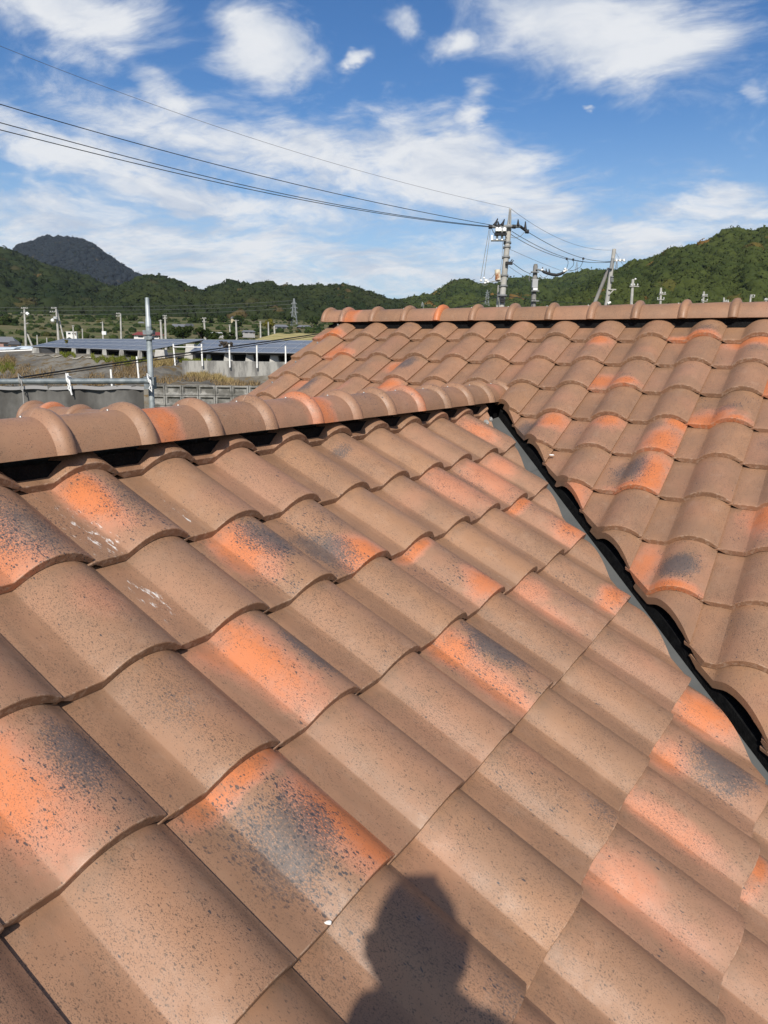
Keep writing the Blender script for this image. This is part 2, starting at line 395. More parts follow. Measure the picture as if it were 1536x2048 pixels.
SPEC_A = {
 (1, 0): dict(orange=(.32, .62, .80, .34, .95), soot=(.62, .55, .70, .46, .62), speck=(.5, 1.2), tone=(.9, .95)),
 (1, 1): dict(orange=(.45, .25, 1.0, .24, .55, .3), soot=(.80, .48, .66, .42, .55), speck=(.5, 1.1), tone=(.8, 1), lime=(.20, .62, 1.1, .22, .6)),
 (1, 2): dict(tone=(.05, 1.02), speck=(.3, .02), lime=(.22, .60, .8, .15, .42)),
 (1, 3): dict(lime=(.2, .75, .5, .12, .15), speck=(.5, .05)),
 (1, 4): dict(speck=(.8, .05), tone=(.1, 1)), 
 (1, 5): dict(soot=(.36, .24, .75, .26, .20, .4), speck=(.6, .02), tone=(.3, 1)),
 (1, 9): dict(orange=(.42, .35, .75, .22, .60), soot=(.7, .5, .35, .3, .5), speck=(.8, .5), tone=(.9, .98)),
 (2, -1): dict(speck=(.4, .05), tone=(.6, .9)), (2, 0): dict(speck=(.75, .05), tone=(.4, 1), orange=(.7, .4, .3, .3, .3)),
 (2, 1): dict(speck=(.5, .03), lime=(.18, .45, 1.05, .2, .45), tone=(.6, .98)),
 (2, 2): dict(orange=(.36, .32, .95, .30, .55, -.2), soot=(.66, .34, .85, .34, .45), speck=(.6, 1.1), tone=(.2, 1)),
 (2, 3): dict(orange=(.50, .92, .95, .34, .36), soot=(.24, .62, .98, .34, .46, -.35), speck=(.6, 1.3), tone=(.2, .98)),
 (2, 4): dict(speck=(.3, .03), tone=(.1, 1.02)), (2, 5): dict(speck=(.45, .03), tone=(.3, 1), lime=(.25, .2, .4, .1, .1)),
 (2, 6): dict(orange=(.48, .40, .50, .42, .72), soot=(.2, .25, .5, .2, .4), speck=(.7, .48), tone=(1, .95), lime=(.3, .2, .5, .08, .1)),
 (2, 7): dict(orange=(.55, .42, .58, .42, .72), soot=(.2, .35, .6, .22, .5), speck=(.7, .66), tone=(1, .95)),
 (2, 8): dict(orange=(.45, .28, .60, .30, .45), soot=(.6, .6, .30, .3, .4), speck=(.6, .15), tone=(.8, 1)),
 (3, -1): dict(orange=(.36, .22, 1.0, .34, .80, .25), soot=(.80, .45, .78, .36, .46), speck=(.5, .42), tone=(.9, 1)),
 (3, 0): dict(speck=(.95, .10), soot=(.55, .45, .40, .3, .4), tone=(.3, .92), lime=(.6, .08, .4, .06, .05)),
 (3, 1): dict(orange=(.44, .34, 1.0, .26, .80, .22), orange2=(.30, .12, .7, .34, .25), soot=(.86, .55, .90, .22, .42), speck=(.4, .22), tone=(.95, 1)),
 (3, 2): dict(speck=(.9, .04), tone=(.4, 1)), (3, 3): dict(speck=(.8, .03), tone=(.15, .98)),
 (3, 4): dict(orange=(.46, .05, 1.0, .45, .11), orange2=(.62, .86, .85, .32, .34), soot=(.86, .72, .62, .2, .3), speck=(.45, .95), tone=(1, 1)),
 (3, 5): dict(speck=(.3, .12), tone=(.1, 1.02), lime=(.2, .85, .6, .15, .3)), (3, 6): dict(speck=(.8, .04), tone=(.2, .98), lime=(.15, .85, .7, .12, .2)),
 (3, 7): dict(orange=(.52, .05, 1.0, .40, .12), orange2=(.60, .80, .90, .34, .36), soot=(.8, .7, .4, .2, .3), speck=(.45, 1.1), tone=(1, 1)),
 (4, -1): dict(speck=(.55, .02), tone=(.45, 1.0)),
 (4, 0): dict(orange=(.60, .02, 1.0, .75, .15), orange2=(.86, .80, 1.0, .40, .70, .3), soot=(.46, .55, .82, .40, .52, .15), speck=(.6, 2.2), tone=(.5, .95)),
 (4, 1): dict(speck=(.4, .02), tone=(.75, 1.0)), (4, 2): dict(speck=(.7, .02), tone=(.75, .98), soot=(.75, .45, .35, .25, .3)),
 (4, 3): dict(orange=(.34, .12, .98, .26, .34), orange2=(.32, .62, .75, .2, .7), soot=(.72, .44, 1.0, .32, .46), speck=(.6, .9), tone=(.8, 1)),
 (4, 4): dict(speck=(1.0, .16), soot=(.5, .75, .35, .3, .4), tone=(.3, .95), lime=(.1, .15, .5, .15, .2)),
 (4, 5): dict(orange=(.40, .10, .58, .26, .30), orange2=(.28, .45, .5, .15, .5), soot=(.66, .55, .45, .34, .4), speck=(.75, .10), tone=(.9, 1), lime=(.15, .1, .4, .15, .2)),
 (4, 6): dict(orange=(.52, .86, .90, .40, .22, -.2), soot=(.7, .8, .35, .3, .2), speck=(.65, .25), tone=(.5, 1)),
 (5, -1): dict(speck=(.4, .02), tone=(.3, .8)),
 (5, 0): dict(speck=(.9, .34), soot=(.75, .92, .45, .3, .3), tone=(.5, .96)),
 (5, 1): dict(speck=(.5, .10), tone=(.05, 1.04)), (5, 2): dict(speck=(.8, .14), soot=(.7, .85, .5, .26, .3), tone=(.3, 1)),
 (5, 3): dict(speck=(.5, .04), tone=(.1, 1.02)), (5, 4): dict(speck=(.5, .04), tone=(.4, 1)), (5, 5): dict(speck=(.7, .03), tone=(1, 1)),
 (6, 1): dict(speck=(.45, .03), tone=(.3, 1)),
 (6, 2): dict(orange=(.34, .16, .66, .26, .50, .2), orange2=(.32, .55, .38, .18, .5), soot=(.75, .25, .3, .3, .3), speck=(.45, .22), tone=(1, 1)),
 (6, 3): dict(orange=(.36, .25, .64, .16, .70, .1), soot=(.8, .5, .3, .2, .4), speck=(.6, .14), tone=(.9, 1)),
 (6, 4): dict(orange=(.30, .12, .85, .22, .28), soot=(.62, .55, .95, .40, .46), speck=(.5, .34), tone=(.9, 1)),
 (6, 5): dict(orange=(.46, .22, .98, .34, .50, .2), soot=(.86, .56, .92, .30, .50), speck=(.4, .40), tone=(1, 1)),
 (7, 2): dict(tone=(.8, 1), speck=(.4, .03)),
 (7, 3): dict(orange=(.60, .05, 1.0, .30, .10), speck=(.5, .06), tone=(.9, 1)),
}
SPEC_B = {
 (1, 0): dict(orange=(.62, .92, 1.0, .6, .30), tone=(.4, 1)), (1, 2): dict(soot=(.7, .55, .55, .34, .16), tone=(.5, 1)),
 (1, 5): dict(soot=(.36, .24, .75, .26, .20, .4), speck=(.6, .02), tone=(.3, 1)),
 (1, 9): dict(orange=(.45, .96, .98, .75, .20), soot=(.65, .72, .6, .3, .22), speck=(.4, .62)),
 (2, 0): dict(tone=(.05, 1.0), speck=(.15, 0)),
 (2, 1): dict(orange=(.20, .75, .92, .40, .60), orange2=(.62, .92, .95, .34, .22), soot=(.40, .28, .75, .26, .34, -.3), speck=(.35, .40)),
 (2, 7): dict(orange=(.66, .18, .92, .36, .34), soot=(.2, .4, .42, .28, .4), speck=(.5, .34), tone=(.9, 1)),
 (2, 10): dict(orange=(.55, .14, .95, .75, .30), soot=(.6, .5, .55, .34, .3), speck=(.4, .2), tone=(1, 1)),
 (3, 3): dict(orange=(.26, .32, .85, .34, .34), soot=(.62, .40, .95, .30, .46), speck=(.4, .2), tone=(.9, 1)),
 (3, 8): dict(orange=(.15, .70, .98, .42, .42), orange2=(.60, .88, .98, .40, .18), soot=(.60, .62, .40, .26, .16), speck=(.4, .42), tone=(.7, 1)),
 (3, 9): dict(tone=(1, 1.02), soot=(.66, .25, .4, .3, .2)), (3, 11): dict(orange=(.1, .6, .95, .5, .7)),
 (4, 1): dict(orange=(.1, .2, .6, .3, .4), soot=(.60, .5, .80, .32, .5), speck=(.4, .3), tone=(.9, 1)),
 (4, 2): dict(orange=(.42, .55, .5, .3, .4), speck=(.5, .2), tone=(.9, 1)),
 (4, 3): dict(orange=(.62, .35, .98, .42, .46), soot=(.40, .34, .55, .22, .3), speck=(.4, .3)),
 (4, 10): dict(orange=(.30, .90, .98, .55, .42), orange2=(.70, .96, .95, .35, .16), soot=(.55, .60, .58, .34, .20), speck=(.5, .45)),
 (5, 7): dict(orange=(.72, .30, .92, .34, .42), soot=(.28, .45, .85, .36, .46, -.4), speck=(.4, .28), tone=(.9, 1)),
 (5, 8): dict(orange=(.70, .22, .92, .36, .34), soot=(.2, .4, .42, .28, .4), speck=(.4, .34), tone=(1, 1)),
 (5, 9): dict(orange=(.74, .72, 1.0, .36, .52), orange2=(.86, .12, .98, .30, .26), soot=(.50, .24, .50, .34, .26), speck=(.4, .30), tone=(.9, 1)),
 (5, 11): dict(soot=(.3, .4, .5, .4, .4), tone=(1, 1)),
 (6, 8): dict(speck=(.5, .03)), (6, 9): dict(orange=(.80, .62, 1.0, .26, .75), orange2=(.55, .96, .85, .5, .13), soot=(.44, .52, .80, .42, .50, -.4), speck=(.4, .50), tone=(.7, 1)),
 (7, 8): dict(orange=(.8, .3, .7, .3, .5)), (7, 11): dict(orange=(.55, .25, .92, .45, .55), soot=(.8, .4, .5, .2, .4), speck=(.4, .30), tone=(1, 1)),
 (8, 10): dict(orange=(.14, .52, .80, .26, .60), orange2=(.60, .97, .98, .50, .16), soot=(.62, .56, .95, .40, .36), speck=(.4, .36), tone=(.9, 1)),
}

def place(me, origin, ux, up, nn, name='roof_tile', jit=True):
    o = bpy.data.objects.new(name, me); link(o, house)
    q = random.uniform
    if jit:
        rz, rx = q(-.007, .007), q(-.003, .004)
        ux2 = (ux + up * rz).normalized(); up2 = (up + nn * rx); up2 = (up2 - ux2 * up2.dot(ux2)).normalized(); nn2 = ux2.cross(up2)
        origin = origin + nn * q(0, .0016) + up * q(-.0045, .0045)
    else: ux2, up2, nn2 = ux, up, nn
    m = Matrix(((ux2.x, up2.x, nn2.x, origin.x), (ux2.y, up2.y, nn2.y, origin.y), (ux2.z, up2.z, nn2.z, origin.z), (0, 0, 0, 1)))
    o.matrix_parent_inverse = Matrix.Identity(4); o.matrix_basis = Matrix.Translation(-HL) @ m
    return o, m
def cut(o, m, keeps):
    """saw the tile along upright planes (point, normal pointing to the waste); False when nothing is left"""
    me = o.data; co = [m @ v.co for v in me.vertices]; touched = False
    for (pt, nrm) in keeps:
        s = [(c - pt).dot(nrm) for c in co]
        if min(s) > -.004: bpy.data.objects.remove(o); return False
        if max(s) > 0: touched = True
    if touched:
        bm = bmesh.new(); bm.from_mesh(me); mi = m.inverted()
        for (pt, nrm) in keeps:
            lp = mi @ pt; ln = (mi.to_3x3() @ nrm).normalized()
            r = bmesh.ops.bisect_plane(bm, geom=bm.verts[:] + bm.edges[:] + bm.faces[:], plane_co=lp, plane_no=ln, clear_outer=True)
            ed = [e for e in r['geom_cut'] if isinstance(e, bmesh.types.BMEdge)]
            if ed:
                try: bmesh.ops.edgenet_fill(bm, edges=ed)
                except Exception: pass
        if len(bm.verts) < 6: bm.free(); bpy.data.objects.remove(o); return False
        m2 = bpy.data.meshes.new('cut_tile'); bm.to_mesh(m2); m2.materials.clear(); m2.materials.append(MT); bm.free(); o.data = m2
    return True
D45 = Vector((1, 1, 0)).normalized()
PA = D45 * (YV / math.sqrt(2) + .004) ; DA = Vector((.977, 1.023, 0)).normalized()
PA = Vector((.15, YV - .15, 0)) + D45 * .006             # saw line of the near slope
PB = D45 * (YV / math.sqrt(2) + .106)             # saw line of the far slope
XR = -.090                                        # line of the near ridge
D45L = Vector((-1, 1, 0)).normalized(); PBL = Vector((2 * XR, YV, 0)) + D45L * .10
def in_view(p, margin=1.25):
    d = Vector(p) - CAM; z = d.dot(R_FWD)
    if z < .15: return False
    return abs(d.dot(R_RIGHT) / z * F_PX) < 768 * margin and abs(d.dot(R_DOWN) / z * F_PX) < 1024 * margin
def field_a(r0, r1, c0, c1, only_hidden=False): pass
rest = []
for r in range(0, 10):
    for c in range(-10, 11):
        org = A_U * ((c - 1) * W) - A_UP * (r * LA)
        mid = org + A_U * W * .5 + A_UP * LA * .5
        seen = any(in_view(org + A_U * a * W + A_UP * b * LA, 1.12) for a in (0, .5, 1) for b in (0, .5, 1))
        if not seen: rest.append(('A', org)); continue
        o, m = place(ME_A, org, A_U, A_UP, A_N)
        if cut(o, m, [(PA, DA)] + ([(Vector((XR + .03, 0, 0)), Vector((-1, 0, 0)))] if r < 2 else [])): dress(o, pan_film_shade=.20 + .22 * random.random(), **SPEC_A.get((r, c), {}))  # near slope gets most of the painted pan shade
for r in range(1, 13):
    for b in range(0, 15):
        org = OB + B_U * ((b - 1) * W) - B_UP * (r * LB)
        seen = any(in_view(org + B_U * a * W + B_UP * q * LB, 1.12) for a in (0, .5, 1) for q in (0, .5, 1))
        if not seen: rest.append(('B', org)); continue
        o, m = place(ME_V if b == 0 else ME_B, org, B_U, B_UP, B_N)
        if not cut(o, m, [(PB, -D45)] if (org.x + W / 2) > XR else [(PBL, -D45L)]): continue
        dress(o, **SPEC_B.get((r, b), {}))
        if b == 0 and r < 9:
            s = MB(); p = org + B_U * .17 + B_UP * .155 + B_N * (.041); s.tube([p - B_N * .004, p + B_N * .004], [.0075, .0045], 8); s.build('screw', material('screw_steel', lambda n, b: (.42, .42, .40), .4, .5, .6) if 'screw_steel' not in MATS else MATS['screw_steel'], house)
# slope outside the picture: the same tiles joined
mbx = MB()
srcA = (ME_A, A_U, A_UP, A_N); srcB = (ME_B, B_U, B_UP, B_N)
def add_rest(items):
    for kind, org in items:
        me, ux, up, nn = srcA if kind == 'A' else srcB
        vs = [org + ux * v.co.x + up * v.co.y + nn * v.co.z for v in me.vertices]
        if kind == 'A' and min((v - PA).dot(D45) for v in vs) > -.3: continue
        if kind == 'B' and min((v - PB).dot(-D45) for v in vs) > -.3: continue
        mbx.raw(vs, [tuple(p.vertices) for p in me.polygons], True)
add_rest(rest)
# the hidden slope of the near wing, behind its ridge
for r in range(1, 6):
    for c in range(-6, 13):
        org = Vector((2 * XR - .03, (c) * W, -.035)) + Vector((-CP, 0, -SP)) * (r * LA)
        if org.y + org.x * -1 > YV + .2 - 2 * XR - .2: continue
        vs = [org + Vector((0, -1, 0)) * v.co.x + Vector((CP, 0, SP)) * v.co.y + Vector((-SP, 0, CP)) * v.co.z for v in ME_A.vertices]
        mbx.raw(vs, [tuple(p.vertices) for p in ME_A.polygons], True)
fld = mbx.build('tile_field', MT, house); fld['kind'] = 'stuff'; dress(fld, orange=(.5, .5, 0, .3, .3), soot=(.5, .5, 0, .3, .3))

# ------------------------------------------------------------------ ridge tiles
MBLK = material('black_mortar', mottled((.004, .004, .0045), (.009, .009, .009), 30, .5, .01), .8, .12)
def cap_mesh(name, axis, L, R=.112, ring=.1355, rw=.056, end_disc=False):
    """half-round cover tile along +x with a rolled collar at its far end; local origin on its axis"""
    st = [(-.030, R - .008), (0, R - .004), (L - rw - .002, R), (L - rw + .006, R + .010), (L - rw * .72, ring - .003), (L - rw * .45, ring), (L - rw * .2, ring - .004), (L - .004, R + .009), (L, R + .001)]
    if end_disc: st = [(-.012, R - .02), (-.008, R + .006), (.004, ring - .004), (.02, ring), (.032, ring - .005), (.04, R + .002)] + st[2:]
    n = 22; vs = []; fs = []
    for (x, r) in st:
        for j in range(n + 1):
            a = math.pi * (.04 + .92 * j / n); dip = 0
            vs.append((x, -r * math.cos(a), r * math.sin(a) * 1.0))
    k = n + 1
    for i in range(len(st) - 1):
        for j in range(n): fs.append((i * k + j, (i + 1) * k + j, (i + 1) * k + j + 1, i * k + j + 1))
    nt = len(fs); b = len(vs)
    for (x, r) in st:
        for j in range(n + 1):
            a = math.pi * (.04 + .92 * j / n); q = min(r, R) - .017
            vs.append((x, -q * math.cos(a), q * math.sin(a)))
    for i in range(len(st) - 1):
        for j in range(n): fs.append((b + i * k + j, b + i * k + j + 1, b + (i + 1) * k + j + 1, b + (i + 1) * k + j))
        for j in (0, n): fs.append((i * k + j, b + i * k + j, b + (i + 1) * k + j, (i + 1) * k + j) if j else (i * k, (i + 1) * k, b + (i + 1) * k, b + i * k))
    for i in (0, len(st) - 1):
        for j in range(n):
            q = (i * k + j, i * k + j + 1, b + i * k + j + 1, b + i * k + j); fs.append(q if i == 0 else tuple(reversed(q)))
    if end_disc:
        c = len(vs); vs.append((-.012, 0, .02))
        for j in range(n): fs.append((c, j + 1, j))
    me = bpy.data.meshes.new(name); me.from_pydata(vs, [], fs); me.materials.append(MT)
    me.polygons.foreach_set('use_smooth', [True] * len(fs)); me.update()
    bm = bmesh.new(); bm.from_mesh(me); bmesh.ops.recalc_face_normals(bm, faces=bm.faces)
    for e in bm.edges:
        if len(e.link_faces) == 2 and e.calc_face_angle(0) > math.radians(50): e.smooth = False
    bm.to_mesh(me); bm.free(); return me
def screw_at(p, nn, parent):
    me = MB().tube([Vector(p) - nn * .002, Vector(p) + nn * .006], [.008, .005], 8).mesh('screw', MATS['screw_steel'])
    return me
def cap_row(ends, origin, ax, specs, first_disc=False, lens=None, name='ridge_tile', screws=True):
    side = Vector((0, 0, 1)).cross(ax)
    for i, e in enumerate(ends):
        s0 = ends[i - 1] if i else ends[0] - (ends[1] - ends[0]) + (.0 if not first_disc else .0)
        if first_disc and i == 0: s0 = lens
        L = e - s0
        me = cap_mesh('ridge_tile', ax, L, end_disc=(first_disc and i == 0))
        o = bpy.data.objects.new(name, me); link(o, house)
        q = random.uniform(-.0035, .0035); org = origin + ax * s0 + Vector((0, 0, random.uniform(-.0015, .0015)))
        a2 = (ax + side * q * .6).normalized(); s2 = Vector((0, 0, 1)).cross(a2)
        m = Matrix(((a2.x, s2.x, 0, org.x), (a2.y, s2.y, 0, org.y), (0, 0, 1, org.z), (0, 0, 0, 1)))
        o.matrix_basis = Matrix.Translation(-HL) @ m
        dress(o, **specs.get(i, {}))
        if screws:
            th = math.radians(97 if ax.y > .5 else 80); rr = .1115
            p = Vector((L - .075, -rr * math.cos(th), rr * math.sin(th))); nn = Vector((0, -math.cos(th), math.sin(th)))
            sm = MB().tube([p - nn * .002, p + nn * .0035], [.0052, .003], 8).mesh('screw', MATS['screw_steel'])
            so = bpy.data.objects.new('screw', sm); link(so, o)
# along the tile x runs 0..L; in tile material u = x / W, v = 1 - y / .32  (y is the side: -.12 .. .12)
CAPZ = .059
CZA = CAPZ
endsA = [-.12, .168, .457, .768, 1.066, 1.322, 1.607, 1.832, 2.085, 2.40, 2.69, 2.945, 3.245]
endsA = [-.42, -.13] + [.160 + .2795 * i for i in range(11)] + [3.26]
cap_row([e for e in endsA], Vector((XR, 0, CZA)), Vector((0, 1, 0)), {
 2: dict(tone=(.4, 1.0), speck=(.3, .02)), 3: dict(tone=(.3, 1.02), speck=(.35, .02)),
 4: dict(orange=(.18, .9, 1.0, .26, 1.6), tone=(.6, 1)), 5: dict(speck=(.9, .05), tone=(.4, .98)),
 6: dict(orange=(.92, .9, .95, .30, 1.6), tone=(.9, 1)), 7: dict(orange=(.14, .9, 1.0, .30, 1.6), tone=(.9, 1)),
 8: dict(speck=(.9, .25), soot=(.5, .9, .4, .3, .8), tone=(.5, 1)), 9: dict(orange=(.90, .9, .95, .24, 1.6), tone=(.9, 1), speck=(.4, .2)),
 10: dict(orange=(.90, .6, .7, .18, .5), speck=(.9, .2), tone=(.6, 1.)), 13: dict(soot=(.6, .8, .5, .4, .5), orange=(.5, .9, .5, .3, .5), speck=(.6, .5))})
CZB = .570
endsB = [-1.724 + .2887 * i for i in range(0, 15)]
cap_row(endsB, Vector((0, 4.015, CZB)), Vector((1, 0, 0)), {
 0: dict(orange=(.86, 1.0, .95, .20, .9), soot=(.62, 1.1, .45, .2, .5), speck=(.5, .5), tone=(.5, 1)), 1: dict(orange=(.16, 1.0, 1.0, .32, 1.6), tone=(.6, 1)),
 3: dict(orange=(.92, 1.0, 1.0, .24, 1.6), tone=(.9, 1)), 4: dict(tone=(.2, .98)), 5: dict(tone=(.9, 1))}, first_disc=True, lens=-1.945)
# mortar bed under the ridges (black) and the boards that carry the tiles
MB().box((XR - .01, 1.2, -.03), (.15, 4.0, .16)).build('ridge_bed', MBLK, house)
MB().box((.45, 4.02, .53), (4.6, .17, .15)).build('ridge_bed', MBLK, house)
MDK = material('roofing_felt', mottled((.012, .012, .012), (.02, .02, .02), 20), .9, .1)
dk = MB()
def slab(mb, pts, nn, off0, off1):
    a = [Vector(p) + nn * off0 for p in pts]; b = [Vector(p) + nn * off1 for p in pts]; k = len(pts)
    mb.raw(a + b, [tuple(range(k)), tuple(reversed(range(k, 2 * k)))] + [(i, i + k, (i + 1) % k + k, (i + 1) % k) for i in range(k)])
def za(x): return -x * SP / CP
def zb(y): return OB.z - (OB.y - y) * SP / CP
slab(dk, [(XR, -3.2, za(XR)), (XR, YV - XR, za(XR)), (2.75, YV - 2.75, za(2.75)), (2.75, -3.2, za(2.75))], A_N, -.13, -.16)
slab(dk, [(XR, YV - XR, zb(YV - XR)), (XR, 4.02, zb(4.02)), (2.75, 4.02, zb(4.02)), (2.75, YV - 2.75, zb(YV - 2.75))], B_N, -.13, -.16)
slab(dk, [(-1.93, 4.02, zb(4.02)), (XR, 4.02, zb(4.02)), (XR, YV - XR, zb(YV - XR)), (-1.93, 1.25, zb(1.25))], B_N, -.045, -.09)
slab(dk, [(-1.93, 4.0, zb(4.02)), (2.75, 4.0, zb(4.02)), (2.75, 6.8, zb(1.24)), (-1.93, 6.8, zb(1.24))], Vector((0, SP, CP)), -.03, -.09)
slab(dk, [(XR, -3.2, za(-0)), (XR, 3.0, za(0)), (-1.8, 1.3, -.80), (-1.8, -3.2, -.80)], Vector((-SP, 0, CP)), -.07, -.10)
dk.build('roof_deck', MDK, house)
# valley gutter of dark sheet metal
MGUT = material('grey_sheet_metal', mottled((.092, .096, .094), (.112, .115, .112), 5, .05, .002), .58, .35, .1)
g = MB(); hv = Vector((1, -1, -SP / CP)).normalized()
def gut(t0, t1, k):
    vs = []
    for t in (t0, t1):
        base = Vector((t, YV - t, za(t) - .072 - .0022 * k)) + D45 * .050
        up = D45
        for s in (-.24, -.23, -.012, .012, .23, .24):
            z = abs(s) * (SP / CP) * .7071 * .92 + (.012 if abs(s) > .235 else 0)
            vs.append(base + D45 * s + Vector((0, 0, z)))
    g.raw(vs, [(i, i + 1, i + 7, i + 6) for i in range(5)])
gut(-.06, .36, 0); gut(.355, 1.9, 1); gut(1.88, 2.9, 0)
go = g.build('valley_gutter', MGUT, house)
# black foam closing the gap under the sawn tiles of the far slope
fo = MB(); tt = [-.06 + .05 * i for i in range(58)]
vs = []
for i, t in enumerate(tt):
    base = Vector((t, YV - t, za(t)))
    for s_, dz in ((.108, -.0515), (.116, -.008 + .004 * math.sin(i * 1.3)), (.16, .012), (.16, -.03)):
        vs.append(base + D45 * s_ + Vector((0, 0, dz)))
fo.raw(vs, [(4 * i + k, 4 * i + 4 + k, 4 * i + 5 + k, 4 * i + 1 + k) for i in range(57) for k in range(3)])
fo.build('foam_closure', MBLK, house)
# lumps of lime mortar at the head of the valley
mm = MB()
for (x, y, z, r) in ((.03, 2.84, -.045, .02), (.05, 2.86, -.02, .012), (.02, 2.80, -.06, .022)): mm.ball((x, y, z), r, 8, 5, (1, .7, 1.3))
mm.build('mortar_lump', material('pale_mortar', mottled((.45, .44, .42), (.2, .2, .19), 60, .6, .01), .9, .2), house)
# plain rendered walls below the eaves
MWALL = material('cream_render', mottled((.52, .47, .38), (.46, .42, .34), 6, .2, .004), .9, .2)
MB().box((.4, 4.05, -2.95), (4.3, 5.0, 3.8)).build('wall', MWALL, house)
MB().box((.35, -.6, -3.35), (4.2, 4.6, 3.0)).build('wall', MWALL, house)
# second, lower wing whose ridge shows beyond the near one
WX, WZ = -2.15, -.085
cap_row([-2.64 + .2887 * i for i in range(0, 3)], Vector((0, 1.90, -.135)), Vector((1, 0, 0)), {0: dict(orange=(.88, 1, .9, .25, .9), speck=(.4, .3), tone=(.9, .95)), 1: dict(tone=(.9, 1))}, first_disc=True, lens=-2.88, screws=True)
wing = MB()
slab(wing, [(-2.85, 1.85, -.14), (-1.9, 1.85, -.14), (-1.9, .75, -.72), (-2.85, .75, -.72)], Vector((0, -SP, CP)), 0, -.06)
slab(wing, [(-2.85, 1.95, -.14), (-1.9, 1.95, -.14), (-1.9, 3.0, -.70), (-2.85, 3.0, -.70)], Vector((0, SP, CP)), 0, -.06)
wing.build('wing_slope', MT, house)
MB().box((-2.36, 1.90, -2.9), (.9, 1.9, 4.0)).build('wall', MWALL, house)

# ================================================================== ground and hills
def gz(x, y):
    d = math.hypot(x - CAM.x, y - CAM.y); return -5.0 + min(max(0, d - 120), 330) * .068
def ground_mat(n, b):
    p = n.new('ShaderNodeNewGeometry').outputs['Position']
    q = n.sep(p)
    fwd = n.add(n.mul(q[0], -.62), n.mul(q[1], .78)); side = n.add(n.mul(q[0], .78), n.mul(q[1], .62))
    st = n.noise(n.xyz(n.mul(side, .012), n.mul(fwd, .055), 0.), 1.0, 5, .7)
    ter = n.noise(n.xyz(n.mul(side, .05), n.mul(fwd, .3), 3.), 1.0, 5, .65)
    c = n.ramp(st, [(.32, (.045, .070, .020)), (.42, (.10, .11, .035)), (.46, (.19, .15, .085)), (.50, (.05, .065, .02)), (.54, (.17, .135, .075)), (.58, (.07, .10, .025)), (.66, (.15, .12, .065))])
    c = n.mix(n.step(ter, .5, .75), c, (.05, .06, .02)); bump(n, b, n.noise(p, 1.5, 5), .4, .2)
    return c
MGR = material('field_grass', ground_mat, .95, .1)
def polar_ground():
    v = []; f = []; ds = [0, 3, 8, 15, 25, 40, 60, 90, 120, 160, 200, 240, 280, 320, 360, 400, 450, 520, 700, 1000, 1600, 2600, 4500]
    na = 96
    for d in ds:
        for j in range(na):
            a = 2 * math.pi * j / na; x, y = CAM.x + d * math.sin(a), CAM.y + d * math.cos(a)
            v.append((x, y, gz(x, y) + (math.sin(d * .13 + a * 9) * .35 if 120 < d < 460 else 0)))
    for i in range(len(ds) - 1):
        for j in range(na): f.append((i * na + j, (i + 1) * na + j, (i + 1) * na + (j + 1) % na, i * na + (j + 1) % na))
    g = MB().raw(v, f, True).build('ground', MGR, loc=(0, 0, 0)); tag(g, kind='structure')
polar_ground()

def wood_mat(dark, light, brown, blue=0.0):
    def fn(n, b):
        a = n.attr('tint', 'GEOMETRY').outputs['Color']; t = n.sep(a)
        p = n.new('ShaderNodeNewGeometry').outputs['Position']
        leaf = n.noise(p, 1.1, 6, .75)
        c = n.mix(t[0], dark, light); c = n.mix(n.step(t[1], .965, 1.0), c, brown)
        c = n.mix(n.step(leaf, .30, .62), n.vm('SCALE', c, .78), c)
        bump(n, b, leaf, .9, .8)
        return c
    return fn
def ico(sub):
    bm = bmesh.new(); bmesh.ops.create_icosphere(bm, subdivisions=sub, radius=1)
    v = np.array([x.co[:] for x in bm.verts]); f = np.array([[w.index for w in x.verts] for x in bm.faces]); bm.free(); return v, f
ICO = {1: ico(1), 2: ico(2)}
def tri_object(name, V, F, mat, tint=None, smooth=False, parent=None, loc=None):
    me = bpy.data.meshes.new(name); nv, nf = len(V), len(F)
    if loc is not None: V = V - np.array(loc)
    me.vertices.add(nv); me.vertices.foreach_set('co', V.astype(np.float32).ravel())
    me.loops.add(nf * 3); me.loops.foreach_set('vertex_index', F.astype(np.int32).ravel())
    me.polygons.add(nf); me.polygons.foreach_set('loop_start', np.arange(0, nf * 3, 3, dtype=np.int32))
    if smooth: me.polygons.foreach_set('use_smooth', np.ones(nf, bool))
    me.materials.append(mat); me.update(calc_edges=True); me.validate()
    if tint is not None:
        at_ = me.color_attributes.new('tint', 'FLOAT_COLOR', 'POINT'); at_.data.foreach_set('color', np.hstack([tint, np.ones((nv, 2))]).astype(np.float32).ravel())
    o = bpy.data.objects.new(name, me); link(o, parent)
    if loc is not None: o.location = Vector(loc) - (world_loc(parent) if parent else Vector())
    return o
